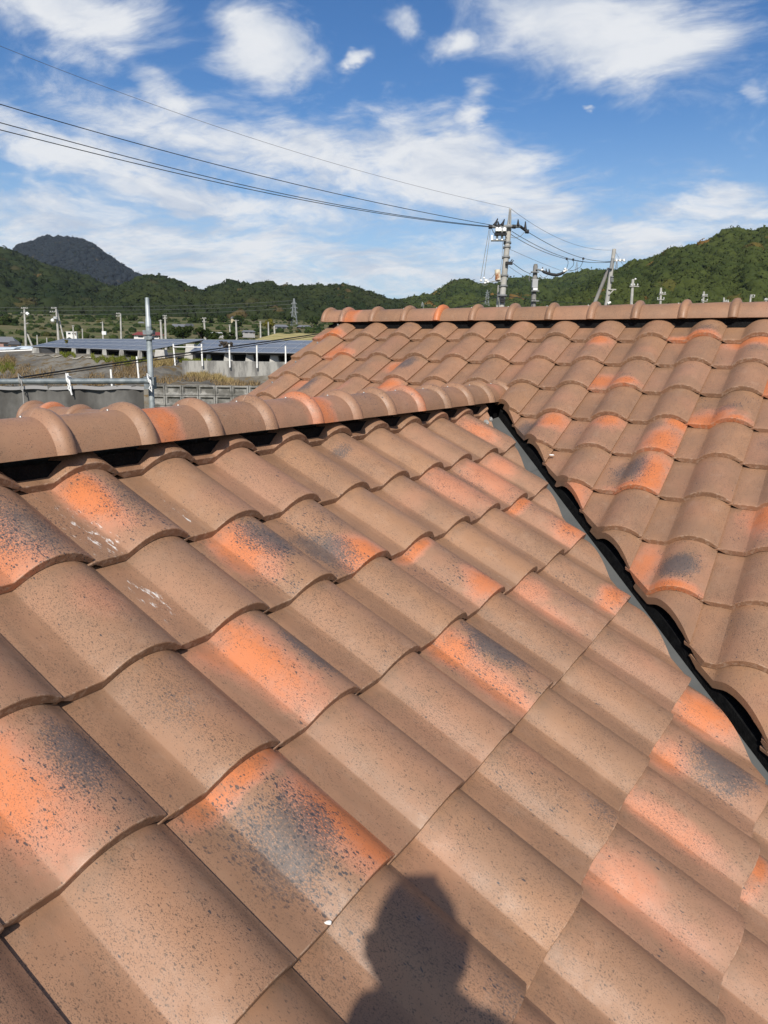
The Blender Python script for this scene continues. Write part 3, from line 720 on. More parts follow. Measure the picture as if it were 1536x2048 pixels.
def crowns(pos, rad, tint, sub=2, leaves=46, squash=.85, leaf=.115):
    """tree crowns: a lumpy core each, hidden under many leaf-clump triangles"""
    iv, jf = ICO[sub]; n, k = len(pos), len(iv)
    ph = rng.uniform(0, 6.28, (n, 1, 3)); lump = 1 + .13 * np.sin(iv[None] @ np.array([3.1, 2.3, 4.2]) + ph[..., 0]) + .13 * np.sin(iv[None] @ np.array([-4.3, 5.1, 2.2]) + ph[..., 1]) + rng.normal(0, .05, (n, k))
    V = iv[None] * lump[..., None] * rad[:, None, None]; V[..., 2] *= squash
    V = (V + pos[:, None]).reshape(-1, 3); F = (jf[None] + (np.arange(n) * k)[:, None, None]).reshape(-1, 3)
    T = np.repeat(tint, k, 0)
    if leaves:
        d = rng.normal(0, 1, (n, leaves, 3)); d /= np.linalg.norm(d, axis=2, keepdims=True); d[..., 2] = np.abs(d[..., 2]) * .9 + d[..., 2] * .1
        c = d * rng.uniform(.94, 1.12, (n, leaves, 1)) * rad[:, None, None]; c[..., 2] *= squash
        tr = rng.normal(0, leaf, (n, leaves, 3, 3)) * rad[:, None, None, None]
        LV = (c[:, :, None] + tr + pos[:, None, None]).reshape(-1, 3)
        LF = np.arange(len(LV)).reshape(-1, 3) + len(V)
        lt = np.repeat(tint, leaves * 3, 0) + np.repeat(rng.normal(0, .16, (n * leaves, 1)), 3, 0) * np.array([[1, 0]])
        V = np.vstack([V, LV]); F = np.vstack([F, LF]); T = np.vstack([T, np.clip(lt, 0, 1)])
    return V, F, T
MHILL = material('hill_soil', mottled((.022, .032, .012), (.04, .05, .02), .05), .95, .05)
def hill(sil, D, near, mat, n_tree, r0, r1, label, drop=3.0, seed=0, bright=.5, sub=2, leaves=70, base_py=None):
    r = np.random.default_rng(seed); xs = np.array([p[0] for p in sil], float); ys = np.array([p[1] for p in sil], float)
    nx, ns = 70, 16
    X = np.linspace(xs[0], xs[-1], nx); Y = np.interp(X, xs, ys)
    def surf(x, s):
        yy = np.interp(x, xs, ys); top = np.array(at(x, yy, D)); top[2] -= drop
        d = D * (near + (1 - near) * s) if s <= 1 else D * (1 + (s - 1) * .5)
        b = np.array(at(x, 690, d)); zb_ = min(gz(b[0], b[1]) - 2, top[2] - 1)
        w = s if s <= 1 else max(0, 1 - (s - 1) ** 1.3)
        w = w ** .92
        wav = math.sin(x * .045 + s * 6) * .05 * (1 - abs(1 - s)) if s < 1 else 0
        # gullies running down the slope
        gul = (math.sin(x * .11 + 2 * math.sin(s * 3)) * .035 + math.sin(x * .047 + 1.3) * .05) * (1 - s) * min(1, s * 3)
        return np.array([b[0], b[1], zb_ + (top[2] - zb_) * max(0, w + wav * .6 + gul)])
    S = list(np.linspace(0, 1, ns)) + [1.25, 1.6, 2.0]
    v = [tuple(surf(x, s)) for s in S for x in X]; f = [(i * nx + j, i * nx + j + 1, (i + 1) * nx + j + 1, (i + 1) * nx + j) for i in range(len(S) - 1) for j in range(nx - 1)]
    tag(MB().raw(v, f, True).build('hill', MHILL, loc=v[0]), kind='structure')
    P = []; 
    for _ in range(n_tree):
        x = r.uniform(xs[0], xs[-1]); s = r.uniform(0.0, 1.06) if r.random() < .8 else r.uniform(.93, 1.03)
        P.append(surf(x, s))
    P = np.array(P); R = r.uniform(r0, r1, n_tree) * r.choice([1, 1, 1.25], n_tree)
    patch = .5 + .5 * np.sin(P[:, 0] * .021 + 1.7 * np.sin(P[:, 1] * .017)) * np.sin(P[:, 1] * .026 + P[:, 2] * .05)
    tint = np.stack([np.clip(bright * .5 + patch * bright * .7 + r.normal(0, .10, n_tree), 0, 1), r.random(n_tree)], 1)
    P[:, 2] += R * .25
    V, F, T = crowns(P, R, tint, sub, leaves)
    o = tri_object('hillside_wood', V, F, mat, T, loc=P[0]); tag(o, label, None, None, 'stuff')
MW1 = material('wood_far', wood_mat((.020, .027, .033), (.026, .033, .036), (.055, .05, .036)), .95, .05)
MW2 = material('wood_left', wood_mat((.015, .027, .012), (.046, .056, .020), (.11, .08, .035)), .95, .05)
MW3 = material('wood_right', wood_mat((.018, .034, .011), (.068, .084, .022), (.19, .11, .03)), .95, .05)
hill([(5, 600), (20, 560), (35, 518), (60, 494), (95, 481), (118, 476), (152, 479), (196, 494), (240, 521), (277, 545), (304, 558), (334, 584), (370, 620)], 1700, .70, MW1, 4200, 4.5, 7.5, 'dark wooded dome hill far beyond the fields', 8, 1, .4, 1, 20)
hill([(-160, 505), (-80, 503), (0, 509), (30, 514), (60, 529), (100, 541), (150, 554), (200, 576), (235, 588), (270, 606), (310, 640)], 800, .58, MW2, 1500, 5, 8, 'dark green wooded slope below the dome hill', 4, 2, .45)
hill([(190, 628), (225, 604), (250, 581), (290, 565), (315, 560), (340, 568), (370, 577), (400, 590), (415, 592), (440, 580), (470, 575), (500, 580), (535, 573), (560, 582), (600, 584), (650, 580), (672, 577), (700, 582), (730, 592), (760, 602), (790, 611), (840, 630)], 640, .66, MW2, 1900, 3.6, 6, 'wooded ridge of low rounded hills behind the fields', 3, 3, .62)
hill([(760, 625), (790, 613), (830, 601), (860, 599), (903, 573), (924, 567), (943, 572), (966, 581), (983, 578), (1015, 571), (1060, 567), (1106, 565), (1135, 558), (1175, 554), (1215, 552), (1260, 552), (1330, 570)], 880, .62, MW3, 1700, 5, 8, 'sunlit wooded hill behind the utility poles', 4, 4, .62)
hill([(1060, 640), (1120, 602), (1175, 575), (1215, 552), (1233, 546), (1253, 536), (1277, 530), (1295, 529), (1331, 512), (1361, 502), (1388, 495), (1420, 481), (1444, 479), (1461, 480), (1490, 473), (1536, 462), (1600, 440), (1700, 405), (1800, 390)], 500, .60, MW3, 2200, 3.0, 5.2, 'green wooded hillside with touches of autumn brown rising beyond the roof', 3, 5, .80)

# ================================================================== trees and bushes
MLEAF = material('leaf_green', wood_mat((.016, .032, .010), (.055, .075, .018), (.09, .07, .02)), .9, .1)
MYEL = material('leaf_yellow', wood_mat((.10, .10, .02), (.26, .22, .04), (.3, .2, .05)), .9, .1)
MBARK = material('bark', mottled((.09, .07, .05), (.05, .04, .03), 20, .6, .01), .95, .1)
def bush(px, py, wpx, hpx, depth, label, mat=None, name='bush', cat='bush', trunk=False, dens=1.0):
    b = Vector(at(px, py, depth)); k = depth / F_PX; w, h = wpx * k, hpx * k
    t = empty(name, b, label, cat, None)
    n = 16; lo = .35 if trunk else .15
    P = np.stack([rng.normal(0, .22, n) * w, rng.normal(0, .22, n) * w, rng.uniform(lo, .84, n) * h], 1) + np.array(b)
    V, F, T = crowns(P, np.full(n, min(w, h) * .22) * rng.uniform(.7, 1.2, n), np.stack([rng.uniform(.1, .9, n), rng.random(n) * .8], 1), 1, int(60 * dens), .9, .34)
    tri_object('crown', V, F, mat or MLEAF, T, parent=t, loc=b)
    m = MB(); g = gz(b.x, b.y); m.tube([b + Vector((0, 0, -.6)), b + Vector((.02 * w, 0, h * .6))], [.05 * w, .02 * w], 6)
    for _ in range(3): m.tube([b + Vector((0, 0, h * .3)), b + Vector((random.uniform(-.25, .25) * w, random.uniform(-.2, .2) * w, h * .7))], [.025 * w, .01 * w], 5)
    m.build('trunk', MBARK, t)
for a in [(366, 679, 40, 26, 112, 'dark round evergreen bush just past the solar panels'), (402, 680, 44, 22, 110, 'broad mid green bush beside the dark round evergreen'),
          (428, 682, 28, 17, 100, 'small bright green bush at the top corner of the right solar array'), (462, 681, 40, 17, 104, 'dull olive bush between the green bush and the hay mound'),
          (12, 668, 34, 34, 260, 'dark tree clump beside the house under the left slope'), (478, 655, 22, 24, 300, 'brown leafless looking tree near the foot of the ridge'),
          (322, 652, 20, 26, 330, 'tall brownish tree behind the red roofed shed')]:
    bush(*a)
bush(536, 664, 20, 25, 190, 'bright yellow leaved tree beside a thin white pole', MYEL, 'yellow_tree', 'tree', True)
bush(134, 690, 7, 12, 60, 'spindly dry weed growing through the solar panels', MYEL, 'weed', 'weed', True, .3)
bush(452, 700, 26, 17, 45, 'bare twiggy shrub in front of the right solar array', material('twig_grey', wood_mat((.10, .085, .07), (.17, .14, .11), (.2, .15, .1)), .95, .05), 'twiggy_shrub', 'shrub', True, .5)

# low shrubs along the banks of the terraced fields
_n = 620; _d = rng.choice([185, 215, 248, 262, 290, 318, 345, 372, 398], _n) + rng.normal(0, 3, _n); _px = rng.uniform(-60, 680, _n)
_p = [at(x, 690, d) for x, d in zip(_px, _d)]; _R = rng.uniform(.5, 1.7, _n)
_p = np.array([(p.x, p.y, gz(p.x, p.y) + .2) for p in _p])
V, F, T = crowns(_p, _R, np.stack([rng.uniform(.1, .9, _n), rng.random(_n) * .99], 1), 1, 24, .8)
tag(tri_object('field_shrubs', V, F, MLEAF, T, loc=_p[0]), 'low shrubs and rough growth along the banks of the terraced fields', None, None, 'stuff')

# ================================================================== embankment with the solar panels
cols = [-120, -60, 0, 60, 120, 180, 240, 300, 362, 420, 480, 540, 600, 680]
edge = [714, 714, 713, 709, 709, 710, 715, 722, 724, 724, 725, 726, 727, 729]
foot = [775, 775, 775, 772, 770, 768, 765, 758, 748, 757, 764, 770, 775, 780]
low = [806, 804, 800, 794, 788, 782, 776, 771, 770, 770, 772, 774, 777, 781]
def lerp(a, b, t): return a + (b - a) * t
def emb(x, t):
    """t 0..1 plateau edge to wall foot, 1..2 lower slope, below 0 the plateau"""
    e, f_, l = np.interp(x, cols, edge), np.interp(x, cols, foot), np.interp(x, cols, low)
    wall = x > 362
    d0 = np.interp(x, [-100, 60, 250, 700], [56, 52, 43, 41]); d1 = np.interp(x, [-100, 300, 361, 363, 700], [40, 38, 40, 41.2, 39.6]); d2 = 31.3
    if t < 0:
        p = at(x, e, d0); q = at(x, e, d0 + 60); q = Vector((q.x, q.y, p.z + .15)); return p.lerp(q, -t)
    if t <= 1: py, d = lerp(e, f_, t), lerp(d0, d1, t)
    else: py, d = lerp(f_, l, t - 1), lerp(d1, d2, t - 1)
    p = at(x, py, d)
    n = .22 * math.sin(x * .083 + t * 5.1) * math.sin(x * .031 + t * 2.3) + .10 * math.sin(x * .21 + t * 9)
    if 0 < t < 2 and not (wall and t <= 1): p = p + Vector((0, 0, n * (1 - abs(t - 1)) * .8 + n * .15))
    return p
def emb_mat(n, b):
    p = n.new('ShaderNodeNewGeometry').outputs['Position']
    a = n.noise(p, .55, 6, .65); c = n.noise(n.vm('MULTIPLY', p, (1, 1, 3)), 1.3, 6, .7)
    k = n.mix(n.step(a, .38, .62), (.115, .105, .088), (.20, .185, .155)); k = n.mix(n.step(c, .5, .62), k, (.135, .095, .045)); k = n.mix(n.step(c, .68, .75), k, (.30, .28, .24))
    bump(n, b, n.noise(p, 3, 6, .65), .7, .12); return k
MEMB = material('mortar_slope', emb_mat, .95, .1)
xs_ = np.linspace(-120, 680, 90); ts_ = [-1, -.5, -.15, 0, .001] + list(np.linspace(.1, 2, 20))
vv = [tuple(emb(x, t)) for t in ts_ for x in xs_] + [tuple(Vector(emb(x, 2)) + Vector((0, 0, -4.5))) for x in xs_]
k_ = len(xs_)
tag(MB().raw(vv, [(i * k_ + j, i * k_ + j + 1, (i + 1) * k_ + j + 1, (i + 1) * k_ + j) for i in range(len(ts_)) for j in range(k_ - 1)], True).build('embankment', MEMB, loc=vv[0]), kind='structure')
# pale gravel strip along the plateau edge
gr = MB(); gv = []
for i in range(30):
    x = 66 + i * 6.2; tw = .03 + .16 * abs(math.sin(i * .55 + .6)) * (1 - abs(i - 15) / 17)
    a, b_ = emb(x, -.012), emb(x, tw); gv += [a + Vector((0, 0, .012)), b_ + Vector((0, 0, .05))]
gr.raw(gv, [(2 * i, 2 * i + 1, 2 * i + 3, 2 * i + 2) for i in range(29)], True)
tag(gr.build('gravel_strip', material('pale_gravel', mottled((.42, .38, .30), (.30, .27, .21), 4, .8, .05), .95, .1), loc=gv[0]), kind='structure')
MCON = material('weathered_concrete', lambda n, b: (bump(n, b, n.noise(n.new('ShaderNodeNewGeometry').outputs['Position'], 6, 6), .4, .02),
     n.mix(n.step(n.noise(n.vm('MULTIPLY', n.new('ShaderNodeNewGeometry').outputs['Position'], (2.2, 2.2, .35)), 1.2, 7, .7), .42, .62), (.34, .33, .30), (.15, .145, .135)))[1], .9, .2)
MCONL = material('pale_concrete', mottled((.46, .44, .40), (.36, .35, .32), 2.5, .3, .01), .9, .2)
def wall_strip(name, pts, h, th, mat):
    m = MB(); back = Vector((R_FWD.x, R_FWD.y, 0)).normalized() * th; v = []
    for (p, hh) in zip(pts, h): v += [p, p + back, p + back - Vector((0, 0, hh)), p - Vector((0, 0, hh))]
    k = len(pts); f = [(0, 1, 2, 3), (4 * k - 1, 4 * k - 2, 4 * k - 3, 4 * k - 4)]
    for i in range(k - 1):
        for j in range(4): f.append((4 * i + j, 4 * i + 4 + j, 4 * i + 4 + (j + 1) % 4, 4 * i + (j + 1) % 4))
    return m.raw(v, f).build(name, mat, loc=pts[0])
wx = [364, 420, 480, 540, 600, 680]
wtop = [at(x, np.interp(x, cols, edge) - 2.5, 40.8) for x in wx]
ww = wall_strip('retaining_wall', wtop, [(np.interp(x, cols, foot) - np.interp(x, cols, edge) + 14) * 41 / F_PX for x in wx], .35, MCON)
tag(ww, 'stained concrete retaining wall below the white posts', 'wall')
MPANEL = material('stained_panel', mottled((.13, .125, .11), (.30, .29, .265), 2.2, .3, .01, 7, .38, .62), .9, .2)
# retaining wall of framed concrete panels
pw = empty('panel_wall', at(300, 830, 31.0), 'low wall of framed concrete panels under the rubble slope', 'wall')
pr = Vector((R_RIGHT.x, R_RIGHT.y, 0)).normalized(); pf = Vector((R_FWD.x, R_FWD.y, 0)).normalized(); pz = Vector((0, 0, 1))
pw_w, pw_h = 33.5 * 31 / F_PX, 20.2 * 31 / F_PX
def panel(c):
    m = MB(); w, h = pw_w / 2 - .012, pw_h / 2 - .010; r = .055; d = .10
    o = [c - pr * w - pz * h, c + pr * w - pz * h, c + pr * w + pz * h, c - pr * w + pz * h]
    i_ = [c - pr * (w - r) - pz * (h - r) , c + pr * (w - r) - pz * (h - r), c + pr * (w - r) + pz * (h - r), c - pr * (w - r) + pz * (h - r)]
    q = [c - pr * (w - r * 2) - pz * (h - r * 2) + pf * d, c + pr * (w - r * 2) - pz * (h - r * 2) + pf * d, c + pr * (w - r * 2) + pz * (h - r * 2) + pf * d, c - pr * (w - r * 2) + pz * (h - r * 2) + pf * d]
    bk = [v + pf * .25 for v in o]
    m.raw(o + i_ + q + bk, [(j, (j + 1) % 4, 4 + (j + 1) % 4, 4 + j) for j in range(4)] + [(4 + j, 4 + (j + 1) % 4, 8 + (j + 1) % 4, 8 + j) for j in range(4)] + [(8, 9, 10, 11)] + [(12 + j, 12 + (j + 1) % 4, (j + 1) % 4, j) for j in range(4)])
    return m
for rr in range(4):
    for cc in range(9):
        x = 297.0 + 33.5 * cc; c = at(x + 16, 770 + cc * .4 + 10, 31.0) - pz * (pw_h * rr)
        panel(c).build('panel', MPANEL, pw)

# solar arrays
def solar_mat(n, b):
    p = n.new('ShaderNodeNewGeometry').outputs['Position']
    return n.mix(n.noise(p, .4, 3), (.055, .062, .085), (.075, .082, .105))
MSOL = material('solar_glass', solar_mat, .3, .5)
MFRM = material('silver_frame', lambda n, b: (.42, .43, .44), .45, .5, .4)
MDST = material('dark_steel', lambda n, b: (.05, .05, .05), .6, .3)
def solar(quad, nu, nv, label, blocks):
    fl, fr, br, bl = quad; t = empty('solar_array', fl, label, 'solar array', 'solar arrays on the embankment')
    nn = (fr - fl).cross(bl - fl).normalized()
    def S(u, v): return (fl * (1 - u) + fr * u) * (1 - v) + (bl * (1 - u) + br * u) * v
    for i in range(nu):
        for j in range(nv):
            g = .02 / nu * 1.2; gv_ = .02 / nv * 1.2
            a, b_, c, d = S((i) / nu + g, j / nv + gv_), S((i + 1) / nu - g, j / nv + gv_), S((i + 1) / nu - g, (j + 1) / nv - gv_), S(i / nu + g, (j + 1) / nv - gv_)
            m = MB(); m.raw([a, b_, c, d] + [q - nn * .05 for q in (a, b_, c, d)], [(0, 1, 2, 3), (7, 6, 5, 4), (0, 4, 5, 1), (1, 5, 6, 2), (2, 6, 7, 3), (3, 7, 4, 0)]); m.build('solar_panel', MSOL, t)
    m = MB()
    for i in range(nu + 1): m.tube([S(i / nu, 0) + nn * .004, S(i / nu, 1) + nn * .004], .035, 4)
    for j in range(nv + 1): m.tube([S(0, j / nv) + nn * .004, S(1, j / nv) + nn * .004], .03, 4)
    m.build('frame', MFRM, t)
    m = MB()
    for v in (.04, .5, .9): m.tube([S(0, v) - nn * .12, S(1, v) - nn * .12], .05, 4)
    m.build('rail', MDST, t)
    for (x0, x1, y0, y1, d) in blocks:
        c0, c1 = at((x0 + x1) / 2, y0, d), at((x0 + x1) / 2, y1, d); h = (c0 - c1).length + .3; w = (x1 - x0) * d / F_PX
        MB().box(c1 + Vector((0, 0, h / 2 - .3)), (w, w * 1.2, h), (pr, pf, pz), .62).build('concrete_foot', MCONL if x0 > 300 else MCON, t)
solar([at(63, 693, 62), at(294, 701, 45), at(409, 679, 56), at(129, 678, 77)], 10, 3, 'long blue grey solar array on the left, its low edge on dark concrete feet',
      [(66, 86, 696, 711, 60), (112, 122, 697, 711, 57), (144, 156, 697, 711, 54), (174, 184, 698, 712, 52), (205, 217, 699, 713, 50), (239, 252, 700, 716, 48), (276, 288, 701, 719, 46), (310, 337, 700, 724, 45), (371, 396, 689, 717, 50)])
solar([at(380, 703.5, 46), at(640, 707, 40), at(680, 682, 50), at(409, 680, 60)], 9, 3, 'second solar array beside the white posts, partly behind the tiled roof',
      [(413, 424, 706, 719, 46), (448, 470, 706, 723, 45), (491, 511, 706, 723, 44), (539, 561, 707, 724, 43), (596, 612, 708, 725, 42)])
for (a, b_, d, z) in ((70, 300, 60, 700), (385, 640, 49, 706)):  # one dark upright sheet behind the feet of each array
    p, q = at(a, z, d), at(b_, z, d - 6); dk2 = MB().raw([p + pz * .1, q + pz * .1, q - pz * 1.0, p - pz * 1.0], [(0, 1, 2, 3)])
    tag(dk2.build('dark_sheet', MDST, loc=p), 'dark upright sheet behind the feet of the ' + ('left' if a < 100 else 'right') + ' solar array', 'weed sheet')
# white posts
MWHT = material('white_paint', mottled((.78, .77, .74), (.66, .65, .6), 8, .1, .003), .6, .3)
def post(x0, y0, x1, y1, d, label, r=.045, group='white posts along the retaining wall', name='white_post'):
    a, b_ = at(x1, y1, d), at(x0, y0, d); t = MB().tube([a - pz * .3, b_], r, 8).build(name, MWHT, loc=a); tag(t, label, 'post', group)
for a in [(346.5, 688, 350, 721, 41.5, 'leaning white post at the left end of the white rail'), (403, 688, 404.5, 721, 40.6, 'white post at the right end of the white rail'),
          (458.5, 689, 459.5, 724, 40.6, 'white post standing alone before the twiggy shrub'), (513.5, 690, 514, 725, 40.6, 'white post on the retaining wall between the twiggy shrub and the roof edge'),
          (571, 692, 571.5, 726, 40.6, 'white post nearest the verge of the tiled roof'), (273.5, 713, 277, 746, 36, 'slim white stake on the grassy slope beside the scaffold pole'),
          (221.5, 739, 223.5, 765, 33, 'white stake sticking up behind the scaffold pipe'), (135.5, 746, 137, 775, 32, 'white stake behind the knotted white rope')]: post(*a)
tag(MB().tube([at(346.8, 694, 41.45), at(403.4, 694.5, 40.55)], .035, 6).build('white_rail', MWHT, loc=at(346, 694, 41.5)), 'white rail joining two posts in front of the solar feet', 'rail')
# dry grass and green weeds
def grass(name, spots, n, h, mat, label):
    V = []; T = []
    for _ in range(n):
        x0, x1, t0, t1 = spots[int(rng.integers(len(spots)))]
        x = rng.uniform(x0, x1); t = rng.uniform(t0, t1) + .06 * math.sin(x * .3); p = emb(x, t); hh = h * rng.uniform(.4, 1.2); w = .022
        a = rng.uniform(0, 6.28); d = Vector((math.cos(a), math.sin(a), 0)) * w; le = Vector(rng.normal(0, .45, 3)) * hh; le.z = 0
        V += [p - d - pz * .02, p + d - pz * .02, p + le + pz * hh]; q = rng.uniform(0, 1); T += [(q, rng.random())] * 3
    V = np.array([tuple(v) for v in V]); o = tri_object(name, V, np.arange(len(V)).reshape(-1, 3), mat, np.array(T), loc=V[0]); tag(o, label, None, None, 'stuff')
def simple_tint(c1, c2):
    return lambda n, b: n.mix(n.sep(n.attr('tint', 'GEOMETRY').outputs['Color'])[0], c1, c2)
MDRY = material('dry_grass', simple_tint((.20, .14, .055), (.36, .28, .13)), .95, .1)
MBRN = material('brown_grass', simple_tint((.12, .080, .042), (.26, .19, .10)), .95, .1)
MGRN = material('green_grass', simple_tint((.07, .09, .015), (.17, .18, .03)), .95, .1)
grass('dry_grass', [(395, 440, 1.02, 1.5), (400, 470, 1.0, 1.4), (372, 395, 1.0, 1.15), (300, 345, .05, .35), (310, 350, -.03, .15)], 4500, .26, MDRY, 'straw coloured grass on the slope below the retaining wall')
grass('brown_grass', [(225, 300, .35, 1.1), (225, 280, .2, .8), (0, 60, .35, .9), (20, 110, .5, 1.0), (180, 250, .8, 1.3), (130, 200, 1.0, 1.4), (305, 430, 1.3, 1.7), (430, 520, 1.5, 1.95), (0, 30, .05, .3)], 5200, .24, MBRN, 'brown dead grass on the mortar slope')
grass('green_grass', [(120, 150, -.01, .06), (182, 255, .05, .2), (225, 262, .1, .3), (358, 420, -.03, 0.0), (260, 345, -.02, .1), (0, 30, .2, .5)], 4500, .20, MGRN, 'yellow green weeds along the top of the embankment')
# hay coloured mound beyond
mnd = MB(); mv = []; nx = 24
for i in range(nx + 1):
    x = 500 + i * 9
    for j in range(7):
        t = j / 6; hgt = math.sin(min(1, i / 7) * math.pi / 2) * 17 * (1 + .06 * math.sin(i * 1.3))
        p = at(x, 684 - hgt * math.sin(t * math.pi / 2), 78 + 22 * t); mv.append(p)
mnd.raw(mv, [(i * 7 + j, i * 7 + 7 + j, i * 7 + 8 + j, i * 7 + j + 1) for i in range(nx) for j in range(6)], True)
tag(mnd.build('grassy_mound', material('straw_bank', mottled((.44, .36, .17), (.27, .24, .09), .5, .6, .1), .95, .1), loc=mv[0]), kind='structure')
hed = MB()

# ================================================================== scaffold at the verge
MGALV = material('galvanised_pipe', mottled((.13, .155, .165), (.22, .245, .25), 14, .15, .002), .5, .4, .25)
MZINC = material('zinc_clamp', mottled((.26, .285, .29), (.17, .19, .195), 30, .4, .004), .5, .4, .4)
D = 6.3
MGALP = material('pale_galvanised', mottled((.25, .285, .29), (.40, .43, .43), 9, .15, .002, 6, .4, .6), .5, .4, .2)
sp = empty('scaffold_pole', at(302.5, 840, D) - pz * .9, 'galvanised steel scaffold pole with a slimmer spigot on top and clamps on its shaft', 'scaffold pole')
a0, a1, a2 = at(303, 840, D) - pz * .9, at(296.5, 640, D), at(294, 596, D)
MB().tube([a0, at(297.2, 655, D)], .0243, 14).build('shaft', MGALP, sp)
MB().tube([at(297.2, 655, D), a1, at(295.8, 632, D), a2], [.0243, .0235, .0182, .0178], 14).build('spigot', MGALP, sp)
for (px, py, w, h) in ((298, 665, .086, .036), (298.5, 676, .070, .030)):
    m = MB(); c = at(px, py, D); m.box(c, (w, w * .8, h), (pr, pf, pz)); m.tube([c + pr * w * .4 - pf * .05, c + pr * w * .4 + pf * .01], .012, 6); m.build('collar', MZINC, sp)
m = MB(); c = at(300.5, 766, D - .02); m.box(c, (.085, .075, .10), (pr, pf, pz)); m.tube([c - pf * .06 + pz * .02, c - pf * .03 + pz * .02], .014, 6); m.build('clamp', MZINC, sp)
pl, prt = at(-330, 757, D), at(303, 762, D - .05)
tag(MB().tube([pl, at(-20, 763, D - .05), prt], .0243, 14).build('scaffold_pipe', MGALV, loc=prt), 'level galvanised scaffold pipe clamped to the pole, grey mesh sheet hung beneath', 'scaffold pipe')
def cloth_mat(n, b):
    p = n.new('ShaderNodeNewGeometry').outputs['Position']
    a = n.noise(n.vm('MULTIPLY', p, (1, 1, .6)), 3.2, 6, .6)
    c = n.mix(n.step(a, .35, .68), (.075, .072, .066), (.165, .160, .148)); return c
MNET = material('grey_mesh_sheet', cloth_mat, .9, .1)
m = MB(); nx, nz = 80, 26; v = []
for i in range(nx + 1):
    x = -320 + (288 + 320) * i / nx
    for j in range(nz + 1):
        t = j / nz; p = at(x, 772, D - .03) - pz * (t * 1.35)
        fold = .020 * math.sin(x * .11 + t * 2.5) * t ** .5 + .013 * math.sin(x * .043 - t * 5) + .010 * math.sin(x * .23 + t * 7) + .006 * math.sin(x * .5 - t * 13)
        if x > 180: fold += .030 * math.sin((x - 180) * .16 - t * 5.2) * t
        v.append(p + pf * fold)
m.raw(v, [(i * (nz + 1) + j, (i + 1) * (nz + 1) + j, (i + 1) * (nz + 1) + j + 1, i * (nz + 1) + j + 1) for i in range(nx) for j in range(nz)], True)
v2 = []
for i in range(nx + 1):
    x = -320 + (288 + 320) * i / nx; y = 772 + 1.2 * math.sin(x * .07)
    v2 += [at(x, y, D - .045), at(x, y + 7, D - .048)]
net = m.build('mesh_sheet', MNET, loc=pl)
hem = MB().raw(v2, [(2 * i, 2 * i + 2, 2 * i + 3, 2 * i + 1) for i in range(nx)], True).build('hem', material('pale_hem', lambda n, b: (.25, .245, .24), .9, .1), net)
tag(net, 'grey scaffold mesh sheet hanging in soft folds under the pipe', 'mesh sheet')
MROPE = material('white_rope', lambda n, b: (.74, .74, .72), .8, .2)
MWIRE = material('grey_tie_wire', lambda n, b: (.30, .29, .27), .6, .3)
def tie(px, d, mat, r, label, name, tail=40, cat='tie', dx=6):
    m = MB(); lp = []
    for k in range(13):
        a = 2 * math.pi * k / 12; lp.append(at(px + 2 * math.sin(a * 2), 762, d - .02) + pf * (.034 * math.cos(a)) + pz * (.036 * math.sin(a)))
    m.tube(lp, r, 6)
    m.tube([at(px - 1, 752, d - .055), at(px - 6, 747, d - .06), at(px - 5, 755, d - .065), at(px + 1, 763, d - .062)], r, 6)
    m.tube([at(px, 762, d - .06), at(px + 3, 772, d - .062), at(px + 4, 784, d - .06), at(px + dx, 762 + tail, d - .055)], r, 6)
    m.tube([at(px + 1, 760, d - .058), at(px + 2, 770, d - .07), at(px - 2, 777, d - .066), at(px + 3, 782, d - .06)], r * .9, 6)
    o = m.build(name, mat, loc=at(px, 762, d)); tag(o, label, cat)
tie(138, D - .02, MROPE, .0075, 'white rope knotted round the scaffold pipe with its end hanging', 'rope_tie', 28)
tie(42, D - .02, MWIRE, .0045, 'thin grey wire tie looped round the pipe, long tail down the mesh sheet', 'wire_tie', 52)
tie(300, D - .06, MROPE, .005, 'white cord tied where the pipe meets the scaffold pole', 'cord_tie', 14, dx=-2)

